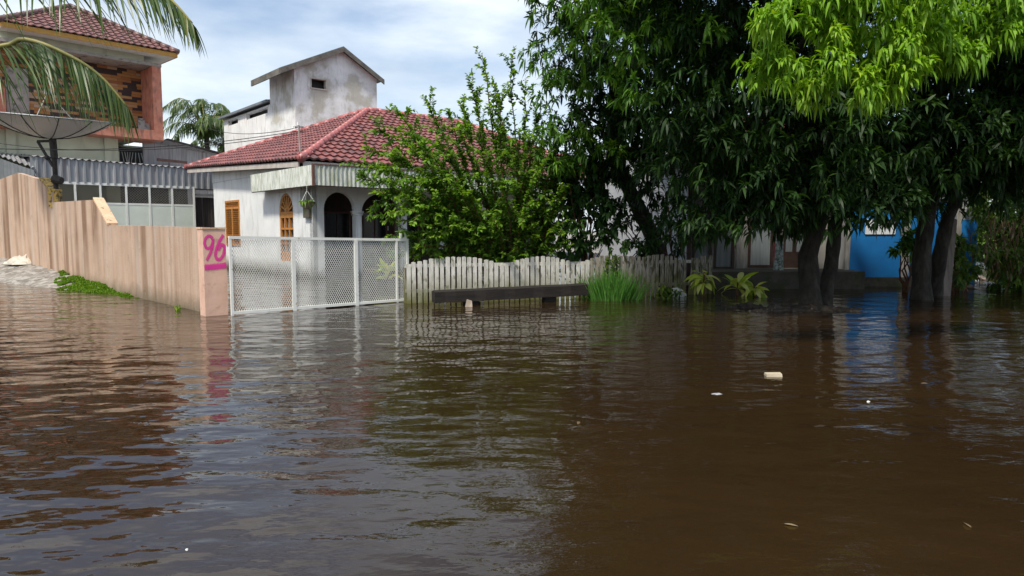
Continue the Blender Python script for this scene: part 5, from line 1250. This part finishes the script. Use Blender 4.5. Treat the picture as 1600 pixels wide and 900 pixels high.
for (px, py, Y) in tips:
    tp = at(px, py, Y); st = b4+Vector((rng.normal(0, .18), rng.normal(0, .15), 0))
    ctrl = st+Vector((0, 0, .3)); dirx = tp-st
    pts = []
    for i in range(11):
        s = i/10; up_ = .22*dirx.length*math.sin(math.pi*s)*(1 if dirx.z < abs(dirx.x)*1.6 else .25)
        pts.append(st.lerp(tp, s)+Vector((0, 0, up_*.8))+Vector(rng.normal(0, .02, 3)))
    limb(bb, pts, .038, .006, 6)
    addleaves(pts[3:], 130, .135)
    nside = 15
    for j in range(nside):
        s = rng.uniform(3.6, 9.8); k_ = int(s); q = pts[k_].lerp(pts[k_+1], s-k_); d = (pts[min(k_+1, 10)]-pts[k_-1]).normalized()
        sd_ = (d*.8+Vector(rng.normal(0, .55, 3))+Vector((0, 0, .15))).normalized(); ll = rng.uniform(.35, .8)*(1.15-.05*s)
        e = q+sd_*ll; pp = curve(q, e, (0, 0, .03), 4, .01); limb(bb, pp, .010, .003, 4); addleaves(pp, int(38*ll/.6), .112)
bb.v = [tuple(Vector(q)-b4) for q in bb.v]
bb.build('stems', M['stem'], t4, True)
leaves_mesh('foliage', M['shrub'], np.array([tuple(q) for q in OO]), np.array([tuple(q) for q in DD]), np.array(LL), np.array(LL)*.46, .25, np.array(TT), t4, 3, (1, .85), .1)

# far right hedge: dry banana leaves and vines
hb = at(1580, 440, 17.0); hb.z = -.1
hd = thing('overgrown_hedge', 'tangled green hedge hung with dry brown leaves at the right edge', 'hedge', hb)
P, A, K = clump_points([blob(1582, 400, 17.0, .65, .7, .8), blob(1600, 350, 17.3, .8, .8, .9), blob(1640, 390, 17, 1.0, .9, 1.1), blob(1565, 350, 17.4, .40, .6, .7), blob(1565, 425, 16.7, .3, .4, .25), blob(1700, 340, 17, 1.2, 1, 1.4), blob(1590, 300, 17.6, .9, .6, .6), blob(1560, 390, 17.4, .5, .4, .6), blob(1640, 440, 16.4, .9, .5, .4)], 18, .28, .3)
whorls('foliage', M['hedge'], P, A, K, hd, 8, .17, .06, .5, 1.0, tuple(hb))
n = 260; P_ = np.array([tuple(at(rng.uniform(1538, 1680), rng.uniform(335, 430), rng.uniform(16.1, 17.2))) for _ in range(n)]); D = rng.normal(0, .5, (n, 3)); D[:, 2] = -1
leaves_mesh('dry_leaves', M['dry'], P_, D, rng.uniform(.12, .42, n), rng.uniform(.02, .05, n), .1, rng.random(n), hd, 4, (1, .9, .6), .3, tuple(hb))
b = MB()
for k_ in range(26):
    q = Vector(hb)+Vector((rng.uniform(-.6, 1.6), rng.uniform(-.5, .6), 0)); b.tube([x_-hb for x_ in curve(q, q+Vector((rng.normal(0, .3), rng.normal(0, .2), rng.uniform(1.2, 2.4))), (0, 0, 0), 5, .04)], .012, 5)
b.build('stems', M['stem'], hd)
# shoots by the blue wall
pb = at(1500, 445, 16.9); pb.z = -.1
leafy_bush('young_sapling', 'leafy green sapling standing before the narrow blue wall strip', pb, [blob(1498, 425, 16.8, .18, .2, .22), blob(1492, 390, 16.8, .12, .15, .22), blob(1512, 425, 16.9, .14, .15, .12)], 'hedge', 13, 7, .16, .07, .4, cr=.2)
pb = at(1412, 440, 16.6); pb.z = -.1
leafy_bush('small_sapling', 'small green sapling leafing out in front of the blue wall post', pb, [blob(1412, 386, 16.5, .30, .2, .12), blob(1425, 375, 16.4, .15, .2, .10)], 'shrub', 13, 7, .17, .07, .3, cr=.14)

# ================================================================== PALMS
def frond(rach, n_, Ln, Wd, mat_parent, droopk=.9, side_up=.15, b0=Vector((0, 0, 0)), tone0=.2, hang=.8, name='frond', fwd=.55):
    P = [Vector(q)-b0 for q in rach]; m_ = len(P)-1; O, D, LLn, T_ = [], [], [], []
    for i in range(n_):
        s = (i+.5)/n_; f_ = s*m_; k_ = min(int(f_), m_-1); q = P[k_].lerp(P[k_+1], f_-k_); d = (P[k_+1]-P[k_]).normalized()
        for sg_ in (-1, 1):
            side = d.cross(Vector((0, 0, 1))).normalized()*sg_
            dd = side*.75+d*(fwd+.5*s)+Vector((0, 0, side_up-hang*(.5+.5*rng.random())))+Vector(rng.normal(0, .09, 3))
            O.append(q); D.append(dd); LLn.append(Ln*(1-.62*max(0, s-.35)/.65)*rng.uniform(.85, 1.1)*min(1, .5+s*4)); T_.append(tone0+rng.uniform(0, .45)+(.25 if s > .9 else 0))
    o_ = leaves_mesh('leaflets', M['palm'], np.array([tuple(q) for q in O]), np.array([tuple(q) for q in D]), np.array(LLn), Wd, droopk*rng.uniform(.6, 1.3, len(O)), np.array(T_), None, 5, (1, 1, .8, .5), .15)
    b = MB(); b.tube(P, [.028*(1-.8*i/m_)+.004 for i in range(m_+1)], 6); r_o = b.build(name, M['rachis'], mat_parent, True); o_.parent = r_o
    return r_o
def catm(pts, per=6):
    P = [Vector(q) for q in pts]; S = []
    for i in range(len(P)-1):
        p0, p1, p2, p3 = P[max(i-1, 0)], P[i], P[i+1], P[min(i+2, len(P)-1)]
        for k_ in range(per):
            s = k_/per; S.append(.5*((2*p1)+(p2-p0)*s+(2*p0-5*p1+4*p2-p3)*s*s+(3*p1-p0-3*p2+p3)*s**3))
    S.append(P[-1]); return S
pbase = Vector((-8.6, 6.6, -.3)); ptop = Vector((-8.2, 6.8, 4.3))
palm = thing('coconut_palm', 'near coconut palm whose fronds hang into the top left corner', 'palm tree', pbase)
b = MB(); tp_ = curve(pbase, ptop, (.15, 0, 0), 10); b.tube([q-pbase for q in tp_], [.22-.006*i for i in range(11)], 14); b.build('trunk', M['bark_grey'], palm, True)
cw = ptop
frond(catm([cw, at(-60, 62, 6.9), at(40, 62, 7.0), at(110, 88, 7.0), at(158, 120, 7.0), at(198, 166, 7.0)]), 120, .76, .019, palm, .45, -.1, pbase, .15, .9, 'frond', .6)
frond(catm([cw+Vector((0, 0, .3)), at(0, -50, 6.6), at(120, -45, 6.5), at(215, -22, 6.5), at(262, -4, 6.5), at(300, 36, 6.5)]), 84, .62, .022, palm, .4, -.1, pbase, .2, .8, 'frond', .5)
for k_ in range(9):
    a_ = 1.9+k_*.55; r0 = 2.6; e = cw+Vector((r0*math.cos(a_), r0*math.sin(a_), -.3+.8*math.sin(k_*2.1))); md = cw+Vector((.55*r0*math.cos(a_), .55*r0*math.sin(a_), 1.0))
    if e.x > -6.3 or e.y < 2: continue
    frond(catm([cw, md, e]), 34, .7, .036, palm, .8, -.1, pbase, .2, .8)
def far_palm(lab, px, py, Y, R0, nf=16, group=None):
    c_ = at(px, py, Y); base = Vector((c_.x, c_.y, 0)); t_ = thing('coconut_palm', lab, 'palm tree', base)
    b = MB(); b.tube([(0, 0, 0), (.2, 0, c_.z*.5), (0, 0, c_.z)], [.24, .18, .16], 8); b.build('trunk', M['bark_grey'], t_, True)
    for k_ in range(nf):
        a_ = 2*math.pi*k_/nf+rng.uniform(-.2, .2); el_ = rng.uniform(.15, 1.25); L0 = R0*rng.uniform(.8, 1.1)
        h_ = math.cos(el_); v_ = math.sin(el_)
        e = c_+Vector((L0*h_*math.cos(a_), L0*h_*math.sin(a_), L0*v_*.8-L0*.35*h_)); md = c_+Vector((L0*.5*h_*math.cos(a_), L0*.5*h_*math.sin(a_), L0*v_*.62+L0*.08))
        frond(catm([c_, md, e], 5), 38, R0*.27, .06, t_, .6, 0, base, .1, .6)
    return t_
far_palm('distant coconut palm between the two-storey house and the white tower', 322, 210, 44, 3.4, 26)
far_palm('lower distant palm half hidden beside the white wing wall', 352, 232, 47, 2.4, 14)

# background trees beyond the roofs
def far_tree(lab, px, py, Y, r0, h):
    c_ = at(px, py, Y); base = Vector((c_.x, c_.y, 0)); t_ = thing('background_tree', lab, 'tree', base, group='trees behind the houses')
    b = MB(); b.tube([(0, 0, 0), (0, 0, c_.z)], [.3, .12], 8)
    for k_ in range(6): b.tube(curve((0, 0, c_.z*.5), (rng.normal(0, r0*.5), rng.normal(0, r0*.5), c_.z+rng.normal(0, r0*.3)), (0, 0, .2), 5), [.1, .08, .06, .05, .04, .03], 6)
    b.build('trunk', M['bark'], t_, True)
    bl_ = [(c_.x+rng.normal(0, r0*.45), c_.y+rng.normal(0, r0*.3), c_.z+rng.normal(0, r0*.3), r0*.55, r0*.5, r0*.45) for _ in range(7)]
    P, A, K = clump_points(bl_, 3.5, .6, .3); whorls('crown', M['hedge'], P, A, K, t_, 8, .4, .17, .4, 1.0, tuple(base))
far_tree('background tree beyond the blue building at the right edge', 1560, 350, 32, 3.2, 5)
far_tree('background tree standing behind the grey-white house roof', 1230, 330, 34, 3.6, 5)
far_tree('background tree behind the right end of the red roof', 1030, 330, 38, 3.2, 5)
far_tree('background tree low behind the distant palm fronds', 335, 262, 52, 2.0, 5)
